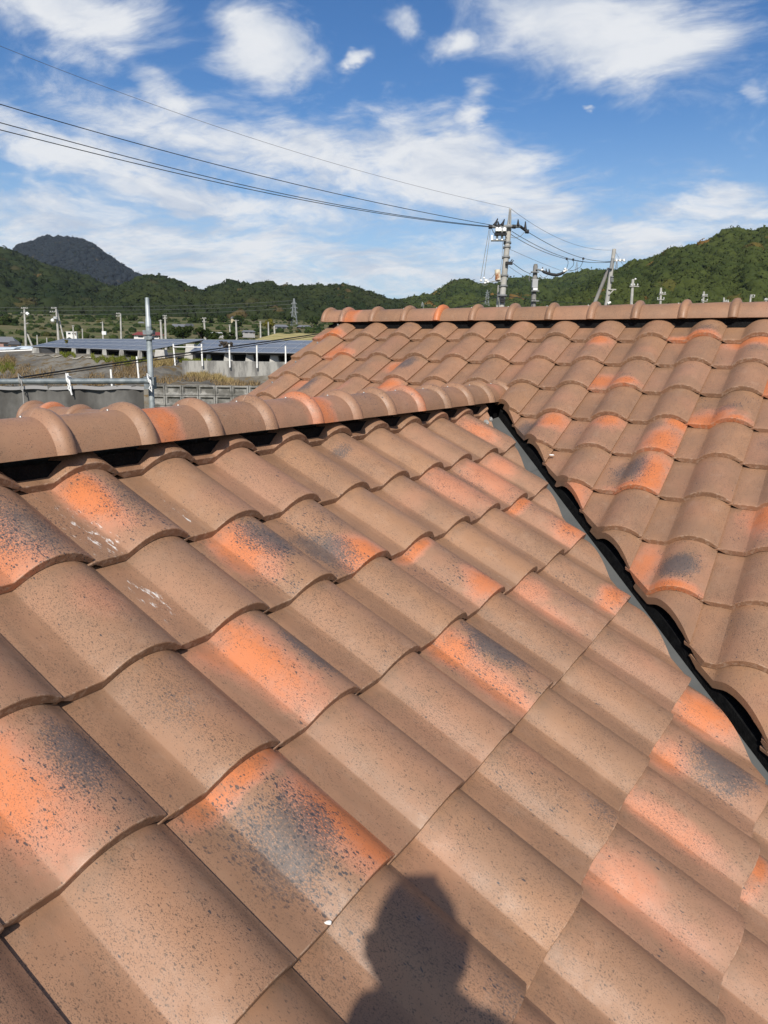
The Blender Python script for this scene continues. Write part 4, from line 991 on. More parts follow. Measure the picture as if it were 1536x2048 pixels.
# ================================================================== utility poles
MPOLE = material('pole_concrete', mottled((.40, .385, .35), (.30, .29, .265), 1.5, .2, .01), .9, .2)
MPOLED = material('pole_concrete_dark', mottled((.24, .23, .21), (.17, .16, .15), 1.5, .2, .01), .9, .2)
MIRON = material('grey_ironwork', lambda n, b: (.20, .205, .205), .6, .3)
MBLACK = material('black_rubber', lambda n, b: (.018, .018, .02), .55, .3)
MCER = material('white_porcelain', lambda n, b: (.76, .76, .74), .3, .5)
MRUST = material('rusty_cream_paint', lambda n, b: n.mix(n.step(n.noise(n.new('ShaderNodeNewGeometry').outputs['Position'], 2.2, 5, .6), .47, .6), (.62, .55, .42), (.26, .10, .035)), .6, .3)
MGREYP = material('light_grey_paint', lambda n, b: (.36, .37, .37), .5, .3)
def pole(top, bot, d, label, r=.16, arms=(), stay=None, name='utility_pole', mat=None, group=None, extra=None):
    """top / bottom as seen; arms: (y, x left, x right, insulators)"""
    T, B = at(*top, d), at(*bot, d); dirn = (B - T).normalized(); g = gz(B.x, B.y) - .5
    F = B + dirn * max(0, (g - B.z) / dirn.z)
    t = empty(name, F, label, 'utility pole', group)
    MB().tube([F, T], [r * 1.25, r * .8], 12).build('shaft', mat or MPOLE, t)
    k = d / F_PX
    for (y, x0, x1, ins) in arms:
        a, b_ = at(x0, y, d - r), at(x1, y, d - r)
        MB().tube([a, b_], .055 if d < 90 else .08, 6).build('crossarm', MIRON if d < 60 else MPOLE, t)
        for i in range(ins):
            c = a.lerp(b_, (i + .5) / ins if ins > 2 else (.04 + .92 * i / max(1, ins - 1))); s = max(.085, .8 * k)
            MB().tube([c, c + pz * s * 1.2, c + pz * s * 1.3, c + pz * s * 2.6], [s * .35, s * .4, s * .75, s * .5], 8).build('insulator', MCER, t)
    if stay:
        s0, s1 = at(*stay[0], d + .5), at(*stay[1], d + .5); sd = (s1 - s0).normalized(); s1 = s1 + sd * max(0, (g - s1.z) / sd.z)
        MB().tube([s0, s1], r * .75, 10).build('stay_pole', MPOLED if d < 60 else MPOLE, t)
    if extra: extra(t, d)
    return t
def main_extra(t, d):
    P = lambda x, y, o=0: at(x, y, d + o)
    MB().tube([P(1017.5, 455), P(1019.5, 436), P(1020.3, 417)], [.11, .075, .05], 8).build('top_rod', MPOLE, t)
    MB().tube([P(1019, 446, -.12), P(1020.5, 420, -.12)], .02, 6).build('lightning_rod', MIRON, t)
    MB().tube([P(977, 453.5, -.25), P(1040, 452.5, -.25)], .075, 6).build('crossarm', MIRON, t)
    MB().tube([P(1040, 452.5, -.25), P(1054, 463, -.1)], .06, 6).build('crossarm', MBLACK, t)
    for (a, b_) in (((995.5, 437), (989, 451)), ((1009, 438.5), (1003.5, 451)), ((996, 443), (998, 452)), ((1036.3, 439), (1036.2, 452)), ((1051, 443), (1050.5, 461))):
        MB().tube([P(*b_, -.3), P((a[0] + b_[0]) / 2, (a[1] + b_[1]) / 2 + 1, -.3), P(*a, -.3)], [.085, .05, .022], 7).build('arrester_horn', MBLACK, t)
    for (x, y) in ((981, 453.5), (996, 453.5), (1028, 453.2), (1054, 463)):
        MB().tube([P(x - 3.5, y - .2, -.3), P(x + 3.5, y + .3, -.3)], .085, 8).build('strain_clamp', MBLACK, t)
    MB().box(P(1001.5, 462, -.35), (.46, .26, .24), (pr, pf, pz)).build('switch_box', MGREYP, t)
    MB().box(P(1001, 468.3, -.35), (.50, .32, .10), (pr, pf, pz)).build('switch_base', MBLACK, t)
    for x in (994, 1000, 1009):
        MB().tube([P(x, 463, -.56), P(x, 458, -.56), P(x, 455, -.56)], [.075, .085, .05], 8).build('bushing', MCER, t)
    MB().tube([P(982, 481, -.2), P(1012, 481, -.2)], .045, 6).build('crossarm', MIRON, t)
    for x in (984, 994, 1004):
        MB().tube([P(x, 481, -.25), P(x + .1, 471, -.25)], .055, 8).build('fuse', MCER, t)
    MB().tube([P(996, 561, -.3), P(995.3, 542.5, -.3), P(995.3, 540.5, -.3)], [.122, .125, .135], 14).build('transformer', MRUST, t)
    MB().tube([P(983, 562.5, -.3), P(1003, 562.5, -.3)], .03, 6).build('bracket', MGREYP, t)
    m = MB()
    for (x, y, r) in ((962, 561, .055), (968, 556, .05), (972, 561, .075), (976, 564, .06), (970, 566, .05)): m.ball(tuple(P(x, y, -.3)), r, 8, 6, (1.2, 1, .9))
    m.build('cutout_switch', MCER, t)
    for (pts, r) in (([(979, 455), (971, 500), (961, 560)], .012), ([(981, 455), (977, 490), (968, 553)], .012), ([(1006, 470), (1004, 520), (1001, 541)], .010),
                     ([(983, 456), (987, 465), (995, 469)], .016), ([(1050, 463), (1042, 472), (1030, 476), (1020, 474)], .012), ([(963, 566), (968, 571), (976, 569)], .01), ([(978, 558), (984, 556), (990, 547)], .012), ([(1009, 468), (1012, 474), (1014, 477)], .016)):
        MB().tube([P(*q, -.28) for q in pts], r, 5).build('drop_wire', MIRON if r < .014 else MBLACK, t)
    m = MB(); m.box(P(1018, 526.5, -.25), (.30, .16, .12), (pr, pf, pz)); m.build('cable_bracket', MBLACK, t)
    m = MB(); m.tube([P(1023, 526, -.3), P(1027, 521, -.3), P(1024, 519, -.3), P(1021, 524, -.3)], .02, 6); m.build('cable_loop', MBLACK, t)
    for y, r in ((495, .185), (515, .19), (486, .185), (552, .20), (573, .205), (592, .21)):
        tt = (y - 450) / 162; MB().tube([P(1018 - 15 * tt, y - 1.6), P(1018 - 15 * tt, y + 1.6)], r * .92, 12).build('band', MIRON, t)
    for y in (593, 599, 603): MB().box(P(1005, y, -.22), (.22, .12, .07), (pr, pf, pz)).build('terminal', MBLACK, t)
tm = pole((1018, 452), (1003, 612), 32, 'tall leaning concrete pole carrying a rusty transformer, switches and black horned insulators', .145, name='transformer_pole', extra=main_extra)
pole((997, 571), (994, 616), 33, 'thin bare pole close against the tall transformer pole', .05)
def p2_extra(t, d):
    P = lambda x, y, o=0: at(x, y, d + o)
    MB().tube([P(1071, 537), P(1071.3, 529)], .12, 8).build('top_cap', MPOLED, t)
    m = MB(); m.box(P(1069.5, 567, -.3), (.32, .28, .48), (pr, pf, pz)); m.build('grey_box', MGREYP, t)
    m = MB(); m.box(P(1070, 578.5, -.3), (.26, .24, .14), (pr, pf, pz)); m.build('sensor', MCER, t)
    for y in (544, 559, 582, 602): MB().box(P(1070, y, -.25), (.46, .2, .06), (pr, pf, pz)).build('band', MIRON, t)
    MB().tube([P(1072, 538, -.2), P(1083, 541, -.2)], .06, 6).build('bracket', MIRON, t)
    pts = [(1083, 540), (1088, 544), (1095, 546.5), (1104, 549), (1113, 550), (1121, 548), (1127, 545), (1133, 540)]
    MB().tube([P(*q, -.2) for q in pts], [.06, .08, .085, .085, .085, .085, .08, .07], 8).build('cable_bundle', MBLACK, t)
    for (x, y) in ((1085, 534), (1092, 537), (1098, 537.5)): MB().tube([P(x + 1, y + 8, -.2), P(x, y, -.2)], [.06, .02], 6).build('arrester_horn', MBLACK, t)
    for (x, y) in ((1084, 540), (1128, 543), (1132, 541), (1130, 538)): MB().tube([P(x - 2, y, -.25), P(x + 2.4, y - .6, -.25)], .06, 8).build('sleeve', MCER, t)
    for pts in ([(1066, 545), (1060, 546), (1058, 556), (1059, 563)], [(1079, 549), (1086, 556), (1093, 553), (1096, 549)]): MB().tube([P(*q, -.2) for q in pts], .018, 5).build('loop_wire', MIRON, t)
pole((1071, 532), (1066.5, 612), 44, 'shorter concrete pole with grey boxes and a drooping black cable bundle', .17, name='equipment_pole', mat=MPOLED, extra=p2_extra)
def p3_extra(t, d):
    P = lambda x, y, o=0: at(x, y, d + o)
    MB().tube([P(1221.5, 538, -.25), P(1225.5, 517, -.25)], .10, 8).build('sleeve', MIRON, t)
    MB().tube([P(1222.5, 522, -.2), P(1250, 519.5, -.2)], .05, 6).build('crossarm', MPOLE, t)
    for x in (1233, 1240, 1248): MB().tube([P(x, 523, -.25), P(x, 518, -.25)], .06, 8).build('insulator', MCER, t)
    MB().tube([P(1217, 579, -.2), P(1232, 579.5, -.2)], .045, 6).build('bracket', MPOLE, t)
    MB().tube([P(1217.5, 590, -.2), P(1227, 580, -.2)], .035, 6).build('brace', MPOLE, t)
    MB().tube([P(1215.5, 607.5, -.25), P(1221, 604.5, -.25)], .075, 8).build('lamp', MCER, t)
    for y in (553, 558, 562): MB().box(P(1224, y, -.25), (.16, .12, .07), (pr, pf, pz)).build('terminal', MIRON, t)
pole((1228.5, 498.5), (1213.5, 607), 46, 'slim tall concrete pole propped by a dark leaning stay pole', .15, stay=((1217.5, 537), (1187, 612)), extra=p3_extra)
G = 'utility poles beyond the roof'
pole((1266, 559), (1262.5, 612), 62, 'concrete pole with a hooked top and one low crossarm, next to the propped pole', .14, [(573, 1259, 1278, 3)], group=G, extra=lambda t, d: (MB().tube([at(1266, 559.5, d), at(1270, 559, d)], .05, 6).build('hook', MPOLE, t), MB().ball(tuple(at(1271, 558, d)), .08, 8, 6).build('insulator', MCER, t)))
pole((1322, 576), (1320.5, 612), 74, 'concrete pole with crossarm above and a wide pale box below', .13, [(588.5, 1318, 1332, 3), (599.5, 1314.5, 1328, 2)], group=G)
pole((1408, 583.5), (1405.5, 612), 80, 'concrete pole with two crossarms, right of the pole with the pale box', .13, [(592.5, 1403.5, 1415.5, 3), (602.5, 1403, 1414.5, 2)], group=G)
pole((1448, 595.5), (1447.3, 612), 90, 'short pole with a single arm reaching to its right side', .13, [(603.5, 1448, 1457.5, 3)], group=G)
pole((1502, 589.5), (1499.5, 612), 88, 'pole with a flat bracket on one side of its top', .13, [(590, 1502, 1510, 0), (594.5, 1503, 1509, 2)], group=G)
pole((1532, 596.5), (1531, 612), 96, 'small pole at the edge of the picture with a short arm', .13, [(600, 1528, 1540, 3)], group=G)
G2 = 'utility poles in the fields'
pole((48.5, 615), (53, 712), 165, 'tall pale pole with two insulator arms beside the dark roofed house', .23, [(616.5, 42, 56, 4), (626, 41, 55, 3)], group=G2, extra=lambda t, d: (MB().tube([at(51, 648, d), at(57, 646, d)], .12, 6).build('bracket', MPOLE, t), MB().tube([at(53, 626, d), at(57.5, 629.5, d)], .35, 8).build('lamp', MCER, t)))
pole((112, 615), (117.5, 684), 165, 'pole with insulators on one side only and a long leaning stay pole', .23, [(616.5, 102, 113, 4), (624, 99, 112, 3)], stay=((113.5, 619), (128.5, 682)), group=G2, extra=lambda t, d: (MB().tube([at(111, 639, d - 1), at(111, 634, d - 1)], .5, 10).build('transformer', MGREYP, t), MB().ball(tuple(at(105.5, 641, d - 1)), .45, 8, 6).build('sensor', MCER, t)))
pole((241, 627), (242.5, 680), 168, 'straight pole with double insulator arms before the scaffold pole', .20, [(627.5, 232, 241, 3), (632.5, 232, 241, 3)], group=G2)
pole((205, 643.5), (206.5, 680), 200, 'shorter pole with one small arm and a pale box on its shaft', .2, [(645.5, 200, 206, 0)], group=G2, extra=lambda t, d: MB().box(at(208.5, 666, d), (1.1, .6, .9), (pr, pf, pz)).build('pale_box', MCER, t))
pole((146, 651), (147.5, 682), 190, 'thin short pole standing before the small white house', .18, [(652, 143.5, 149.5, 0)], group=G2)
pole((164.5, 657.5), (165.5, 682), 190, 'bare thin pole between the white house and the straight pole', .15, group=G2)
pole((55, 668), (64, 692), 160, 'leaning thin stay post beside the tall pale pole', .2, group=G2)
pole((74, 670), (75, 690), 175, 'stubby thin pole just above the left end of the solar array', .16, group=G2)
pole((93.5, 675.5), (94, 690), 180, 'smallest thin pole above the left solar array', .14, group=G2)
pole((321, 640), (323.5, 680), 200, 'pale pole with a small arm just past the scaffold pole', .30, [(641.5, 317, 324, 0)], group=G2)
pole((330, 631), (331.5, 680), 180, 'taller pole with a broad top arm just past the scaffold pole', .26, [(632, 325, 334, 3), (637, 326, 334, 2)], group=G2)
pole((408, 636), (409.5, 662), 210, 'pole with double arms standing among dark trees', .28, [(637, 404, 413, 3), (644, 405, 412, 2)], group=G2)
pole((459, 649.5), (460, 666), 240, 'short pole with a side box left of the plain T shaped pole', .25, [(650, 457, 462, 0)], group=G2)
pole((472, 640), (473, 667), 215, 'plain T shaped pale pole', .28, [(641, 469, 478, 0)], group=G2)
pole((520.5, 643), (521, 664), 230, 'slender pole with two little arms before the brown trees', .24, [(644, 518, 523, 0), (647, 518, 523, 0)], group=G2)
pole((536.5, 644), (537, 664), 185, 'white pole inside the yellow tree', .2, group=G2)
pole((548, 644.5), (549, 663), 235, 'pole just right of the yellow tree', .25, [(645, 545, 550, 0)], group=G2)

# ================================================================== wires
MLINE = material('black_cable', lambda n, b: (.016, .016, .018), .6, .3)
MLINEG = material('grey_steel_wire', lambda n, b: (.11, .11, .12), .5, .4)
def curve_pts(pts, n=40):
    xs = np.array([p[0] for p in pts], float); ys = np.array([p[1] for p in pts], float); zs = np.array([1 / p[2] for p in pts])
    deg = min(len(pts) - 1, 3); cx = (xs - xs.mean()) / max(1e-6, np.ptp(xs)); c = np.polyfit(cx, ys, deg); X = np.linspace(xs[0], xs[-1], n)
    o = np.argsort(xs)
    return [at(x, np.polyval(c, (x - xs.mean()) / np.ptp(xs)), 1 / np.interp(x, xs[o], zs[o])) for x in X]
def wire(pts, r, label, mat=None, name='power_line', cat='power line', group=None):
    P = curve_pts(pts); tag(MB().tube(P, r, 5).build(name, mat or MLINE, loc=P[0]), label, cat, group)
GW = 'lines from the left to the transformer pole'
wire([(-260, -18, 17), (0, 95, 20), (250, 186, 23), (500, 274, 26), (760, 355, 29), (1020, 415, 32)], .0065, 'thin topmost wire running to the tip of the transformer pole', MLINEG, group=GW)
wire([(-260, 130, 16), (0, 208.5, 19), (250, 280, 22.3), (512, 350, 25.5), (760, 406, 28.7), (981, 450, 31.7)], .0125, 'black power line, the second highest of the four sagging to the transformer pole', group=GW)
wire([(-260, 175, 16), (0, 246, 19), (250, 312, 22.3), (512, 375, 25.5), (700, 415, 28), (979, 452.5, 31.7)], .0125, 'black power line, upper one of the closely paired lines', group=GW)
wire([(-260, 195, 16), (0, 260, 19), (250, 322, 22.3), (512, 380.5, 25.5), (700, 418, 28), (979, 454, 31.7)], .0125, 'black power line, lower one of the closely paired lines', group=GW)
GR = 'lines from the transformer pole to the propped pole'
wire([(1054, 463, 32), (1090, 484, 35), (1130, 504, 39), (1165, 516, 42), (1222, 522.5, 46)], .013, 'upper black line from the transformer pole to the propped pole', group=GR)
wire([(1024, 463, 32), (1060, 484, 35), (1100, 504, 38.5), (1146, 519, 42), (1222, 523.5, 46)], .013, 'middle black line from the transformer pole to the propped pole', group=GR)
wire([(1022, 469, 32), (1060, 490.5, 35), (1100, 509, 38.5), (1133, 517.5, 41), (1222, 524.5, 46)], .013, 'lowest black line from the transformer pole to the propped pole', group=GR)
wire([(1021, 417, 32), (1080, 457, 36), (1140, 486, 40.5), (1180, 496.5, 43.5), (1227, 500, 46)], .008, 'thin grey wire between the tips of the transformer pole and the propped pole', MLINEG, group=GR)
for i, (a, b_, c) in enumerate((((1133.5, 517.5), (1136, 528), (1131, 540)), ((1146.5, 519), (1146, 532), (1131, 541)), ((1166.5, 517), (1160, 535), (1132, 542)))):
    d0 = (41, 42, 42)[i]; tag(MB().tube([at(*a, d0), at((a[0] + b_[0]) / 2 + 1.5, (a[1] + b_[1]) / 2, d0 + .3), at(*b_, 43), at((b_[0] + c[0]) / 2, (b_[1] + c[1]) / 2 + 2.5, 43.5), at(*c, 44)], .014, 5).build('jumper_wire', MLINEG, loc=at(*a, d0)), ('first', 'second', 'third')[i] + ' looping jumper from the transformer pole out along the lines to the cable bundle', 'jumper wire', 'jumpers to the cable bundle')
    tag(MB().tube([at(a[0], a[1] - 1.5, d0), at(a[0], a[1] + 2, d0)], .06, 8).build('line_clamp', MBLACK, loc=at(*a, d0)), 'black clamp at the top of the ' + ('first', 'second', 'third')[i] + ' looping jumper', 'clamp', 'clamps on the jumpers')
wire([(1016, 497, 32), (1050, 512, 35), (1090, 529, 39), (1128, 543, 44)], .008, 'thin grey wire slanting to the drooping cable bundle', MLINEG, 'service_wire', 'wire')
wire([(1027, 527, 32), (1045, 540, 36), (1063, 548.5, 44)], .014, 'black service cable from the cable bracket to the equipment pole', None, 'service_wire', 'wire')
wire([(1018, 533, 32), (1040, 548, 36), (1064, 561, 44)], .008, 'thin service wire below the black service cable', MLINEG, 'service_wire', 'wire')
wire([(880, 622, 24), (940, 609, 28), (1000, 592, 32)], .016, 'black low cable rising from the ridge to the transformer pole', None, 'service_cable', 'cable')
wire([(1004, 592, 32), (1040, 595, 38), (1070, 600, 44), (1140, 605, 60), (1210, 607, 80)], .016, 'black low cable crossing behind the equipment pole', None, 'service_cable', 'cable')
wire([(955, 640, 32), (968, 606, 32), (985, 575, 32)], .006, 'faint guy wire slanting down left of the transformer pole', MLINEG, 'guy_wire', 'wire')
wire([(-60, 772, 17), (34, 755, 18.5), (160, 737.5, 20.3), (293, 717.5, 22), (410, 700.5, 23.5), (520, 685, 25), (660, 664, 27)], .021, 'thick black cable drooping in front of the embankment, upper of a pair', None, 'service_cable', 'cable')
wire([(-60, 776, 17), (34, 759, 18.5), (160, 742.5, 20.3), (293, 723, 22), (410, 704.5, 23.5), (520, 689, 25), (660, 667, 27)], .013, 'thinner black cable just under the thick one in front of the embankment', None, 'service_cable', 'cable')
for i, (a, b_) in enumerate((((1231, 500), (1253, 541)), ((1240, 521), (1257, 539)), ((1249, 520), (1262, 536)))):
    wire([(a[0] - (2 if i == 0 else 0), a[1], 46), ((a[0] + b_[0]) / 2, (a[1] + b_[1]) / 2 + 2, 52), (*b_, 60)], .008, ('long', 'short', 'outer')[i] + ' thin wire leaving the propped pole towards the green hillside', MLINEG, 'power_line', 'power line')

# ================================================================== pylons
MPYL = material('pylon_steel', lambda n, b: (.34, .36, .37), .5, .4, .3)
def pylon(px, ytop, ybot, wb, depth, label, r=.12, nseg=7):
    T, B = at(px, ytop, depth), at(px, ybot, depth); H = T.z - B.z; B = Vector((T.x, T.y, B.z)); wb = wb * depth / F_PX
    t = empty('pylon', B, label, 'pylon', 'lattice pylons')
    ang = .5; ax = Vector((math.cos(ang), math.sin(ang), 0)); ay = Vector((-math.sin(ang), math.cos(ang), 0))
    hw = lambda s: wb / 2 * ((1 - s) ** 1.15 * .86 + .14)
    def cor(s, i): sx, sy = ((-1, -1), (1, -1), (1, 1), (-1, 1))[i]; return B + pz * (H * s) + ax * (sx * hw(s)) + ay * (sy * hw(s))
    for i in range(4): MB().tube([cor(s / 8, i) for s in range(9)], [r] * 8 + [r * .5], 4).build('leg', MPYL, t)
    m = MB(); ss = [1 - (1 - k / nseg) ** 1.25 for k in range(nseg + 1)]
    for a, b_ in zip(ss, ss[1:]):
        for i in range(4):
            j = (i + 1) % 4; m.tube([cor(a, i), cor(b_, j)], r * .55, 3); m.tube([cor(a, j), cor(b_, i)], r * .55, 3); m.tube([cor(b_, i), cor(b_, j)], r * .5, 3)
    m.build('lattice', MPYL, t)
    for s, w in ((.56, .52), (.70, .46), (.84, .38)):
        c = B + pz * H * s; m = MB()
        for sg in (-1, 1):
            tip = c + ax * (sg * wb * w); m.tube([c + ax * sg * hw(s) , tip], r * .6, 4); m.tube([c + ax * sg * hw(s) + pz * H * .04, tip], r * .5, 4); m.tube([tip, tip - pz * H * .035], r * .5, 4)
        m.build('crossarm', MPYL, t)
pylon(588, 597, 659, 14.5, 345, 'grey lattice pylon standing clear before the low ridge')
pylon(975, 580, 612, 9, 620, 'small pale pylon seen left of the transformer pole', .12, 5)
pylon(845, 604, 622, 6, 600, 'tiny pylon peeping over the ridge tiles', .12, 4)
pylon(1154, 524, 560, 8, 1000, 'faint distant pylon on the skyline between two poles', .14, 5)
pylon(1234, 519, 556, 7, 640, 'dark pylon half hidden behind the propped pole', .14, 5)
for i, (y0, y1) in enumerate(((604, 601), (611, 608), (619, 616))):
    wire([(-60, y0 + 12, 340), (150, y0 + 10, 342), (380, y0 + 7, 343), (585, y1, 345)], .05, ('top', 'middle', 'bottom')[i] + ' faint conductor strung across the wooded slope to the clear pylon', MLINEG, 'pylon_wire', 'power line', 'pylon conductors')

# ================================================================== houses in the fields
def plain(name, c, rough=.8): return material(name, lambda n, b: c, rough, .2)
WM = {'white': plain('white_wall', (.70, .69, .66)), 'pink': plain('pinkish_wall', (.36, .22, .18)), 'beige': plain('beige_wall', (.45, .38, .26)), 'grey': plain('grey_wall', (.32, .31, .30)), 'brown': plain('brown_wall', (.14, .10, .07))}
RM = {'dark': plain('dark_tile_roof', (.075, .078, .085), .5), 'grey': plain('grey_tile_roof', (.16, .165, .175), .5), 'red': plain('red_roof', (.20, .05, .045)), 'pale': plain('pale_roof', (.50, .50, .50))}
MWIN = material('window_glass', lambda n, b: (.03, .035, .04), .15, .5)
MDOOR = plain('door_brown', (.09, .06, .04))
def cottage(px, py, w, h, depth, wall, roof, label, nwin=2, flat=False, turn=.25, dd=.7):
    base = at(px, py, depth); k = depth / F_PX; w, h = w * k, h * k; dp = w * dd
    ux = (pr * math.cos(turn) + pf * math.sin(turn)); uy = (pf * math.cos(turn) - pr * math.sin(turn))
    t = empty('house', base, label, 'house', 'houses in the fields'); wh = h * (.55 if not flat else .86)
    MB().box(base + pz * (wh / 2 - .6) , (w, dp, wh + 1.2), (ux, uy, pz)).build('wall', WM[wall], t)
    o = .08 * w; m = MB(); e = base + pz * wh
    if flat: m.box(e + pz * h * .06, (w * 1.08, dp * 1.08, h * .12), (ux, uy, pz))
    else:
        a = [e - ux * (w / 2 + o) - uy * (dp / 2 + o), e + ux * (w / 2 + o) - uy * (dp / 2 + o), e + ux * (w / 2 + o) + uy * (dp / 2 + o), e - ux * (w / 2 + o) + uy * (dp / 2 + o)]
        r0, r1 = e + pz * (h - wh) - ux * (w * .40), e + pz * (h - wh) + ux * (w * .40)
        m.raw(a + [r0, r1], [(0, 1, 5, 4), (2, 3, 4, 5), (1, 2, 5), (3, 0, 4), (3, 2, 1, 0)])
        m.tube([r0, r1], h * .05, 5)
    m.build('roof', RM[roof], t)
    for i in range(nwin):
        c = e - pz * wh * .45 - uy * (dp / 2 + .03) + ux * (w * ((i + .5) / nwin - .5) * .8)
        MB().box(c, (w * .5 / nwin, .06, wh * .38), (ux, uy, pz)).build('window', MWIN, t)
    c = base + pz * wh * .4 - uy * (dp / 2 + .03) + ux * w * .42; MB().box(c, (w * .09, .05, wh * .8), (ux, uy, pz)).build('door', MDOOR, t)
for a in [(8, 697, 46, 22, 140, 'pink', 'grey', 'house with a grey hipped roof and pinkish wall beside the tall pale pole', 2),
          (30, 697, 20, 14, 134, 'brown', 'dark', 'low annex with a dark roof in front of the grey roofed house', 1),
          (144, 671, 19, 8, 205, 'white', 'pale', 'small white flat roofed house with two dark windows', 2, True),
          (155, 651, 24, 8.5, 330, 'grey', 'grey', 'grey roofed farmhouse under the wooded slope', 2), (20, 655, 24, 9, 330, 'brown', 'dark', 'dark roofed farmhouse half lost in trees at the field edge', 1),
          (24, 663, 8, 4, 300, 'white', 'pale', 'tiny white shed in the terraced field', 1, True), (298, 678, 54, 13, 205, 'white', 'red', 'long shed with a dull red roof and white walls behind the scaffold pole', 3),
          (283, 652, 12, 8, 320, 'white', 'grey', 'small pale house close left of the scaffold pole', 1), (358, 660, 30, 11, 300, 'brown', 'grey', 'grey tiled farmhouse left of the beige house', 2),
          (379, 658, 17, 10, 300, 'beige', 'dark', 'beige house with a dark roof beside the grey tiled farmhouse', 2), (404, 664, 15, 6, 280, 'white', 'pale', 'pale roofed shed before the dark trees', 1),
          (436, 671, 28, 6, 240, 'grey', 'pale', 'long low pale building behind the bushes', 2), (497, 668, 24, 7, 245, 'grey', 'grey', 'grey roofed house beside the slender pole', 2),
          (470, 641, 16, 7, 340, 'beige', 'grey', 'house among trees above the T shaped pole', 1), (562, 659, 26, 9, 320, 'grey', 'grey', 'grey roofed house left of the clear pylon', 2), (608, 659, 26, 8, 325, 'brown', 'grey', 'grey roofed house right of the clear pylon', 2)]:
    cottage(*a)
# vinyl greenhouses and the road rail at the far left
MVIN = material('white_vinyl', mottled((.62, .68, .70), (.50, .56, .59), 1.2, .1, .01), .35, .4)
def tunnel(x0, x1, y0, y1, depth, label):
    a, b_ = at(x0, y1, depth), at(x1, y1, depth); h = (y1 - y0) * depth / F_PX; t = empty('greenhouse', a, label, 'greenhouse', 'vinyl greenhouses'); dv = pf * 6; m = MB(); n = 10
    v = []
    for e in (a, b_):
        for i in range(n + 1): th = math.pi * i / n; v.append(e + dv * (.5 - .5 * math.cos(th)) + pz * h * math.sin(th) ** .8)
    m.raw(v, [(i, n + 1 + i, n + 2 + i, i + 1) for i in range(n)], True).raw(v[:n + 1], [tuple(range(n + 1))]).raw(v[n + 1:], [tuple(reversed(range(n + 1)))]); m.build('cover', MVIN, t)
    m = MB(); s = (b_ - a)
    m.box(a + s * .55 + pz * h * .28 - pf * .03, (s.length * .5, .06, h * .32), (pr, pf, pz)); m.build('side_opening', MIRON, t)
tunnel(-40, 24, 694, 708, 112, 'white vinyl greenhouse with a dark side opening at the left edge')
tunnel(25, 64, 692, 707, 114, 'white vinyl greenhouse behind the end of the solar array')
gr_ = empty('guard_rail', at(-40, 710, 84), 'white roadside guard rail with short posts at the far left', 'guard rail')
MB().tube([at(-40, 704.5, 84), at(30, 702.5, 84), at(66, 700.5, 84)], .13, 6).build('beam', MWHT, gr_)
for i in range(13): x = -38 + i * 8.2; MB().tube([at(x, 703.5 - x * .03, 84.1), at(x, 711 - x * .03, 84.1)], .09, 6).build('post', MWHT, gr_)
tag(wall_strip('road_edge', [at(-60, 709.5, 86), at(66, 705.5, 86)], [6, 6], 8, MCON), kind='structure')
# trees along the foot of the hills and the terrace edges
GE = 'trees along the foot of the hills'
for i, (x, lab) in enumerate(((60, 'dark tree at the foot of the hills beside the tall pale pole'), (92, 'dark tree at the hill foot left of the pole with the leaning stay'), (128, 'dark tree at the hill foot just right of the leaning stay pole'),
        (176, 'low dark tree right of the grey roofed farmhouse'), (196, 'rounded dark tree behind the pole with the pale box'), (226, 'rounded dark tree left of the straight double armed pole'), (262, 'rounded dark tree between the straight pole and the scaffold pole'),
        (306, 'rounded dark tree just right of the scaffold pole'), (340, 'rounded tree above the grey tiled farmhouse'), (392, 'dark tree between the beige house and the double armed pole'), (420, 'dark tree right of the double armed pole'),
        (446, 'dark tree left of the short pole with a side box'), (492, 'dark tree between the T shaped pole and the slender pole'), (508, 'dark tree close left of the slender pole'), (578, 'dark tree at the left foot of the clear pylon'), (624, 'dark tree right of the clear pylon by the ridge end'))):
    bush(x, 650 + 5 * math.sin(i * 1.7), 22 + 8 * math.sin(i * 2.3), 15 + 5 * math.sin(i * 3.1), 345, lab, None, 'field_tree', 'tree', True, .7)
for o in list(scn.objects):
    if o.name.startswith('field_tree'): o['group'] = GE

# ================================================================== flakes on the tiles
MFLK = material('white_flake', lambda n, b: (.80, .79, .76), .8, .2)
def flake(px, py, nn, k, r, label):
    d = ray(px, py); t = (k - nn.dot(CAM)) / nn.dot(d); c = CAM + d * t
    m = MB(); vs = []; n = 7
    for i in range(n): a = 6.283 * i / n; vs.append(c + (pr * math.cos(a) * r + pf * math.sin(a) * r * .6) * random.uniform(.7, 1.2) + nn * .002)
    vs2 = [v + nn * .006 - (v - c) * .35 for v in vs]
    m.raw(vs + vs2, [tuple(range(n, 2 * n))] + [(i, (i + 1) % n, n + (i + 1) % n, n + i) for i in range(n)]); tag(m.build('mortar_flake', MFLK, loc=c), label, 'flake')
flake(655, 1848, A_N, .002, .0065, 'small white flake lying at the front corner of the heavily speckled orange tile')
flake(1103, 911, B_N, B_N.dot(OB) + .002, .016, 'white mortar flake lying beside the top of the valley gutter')

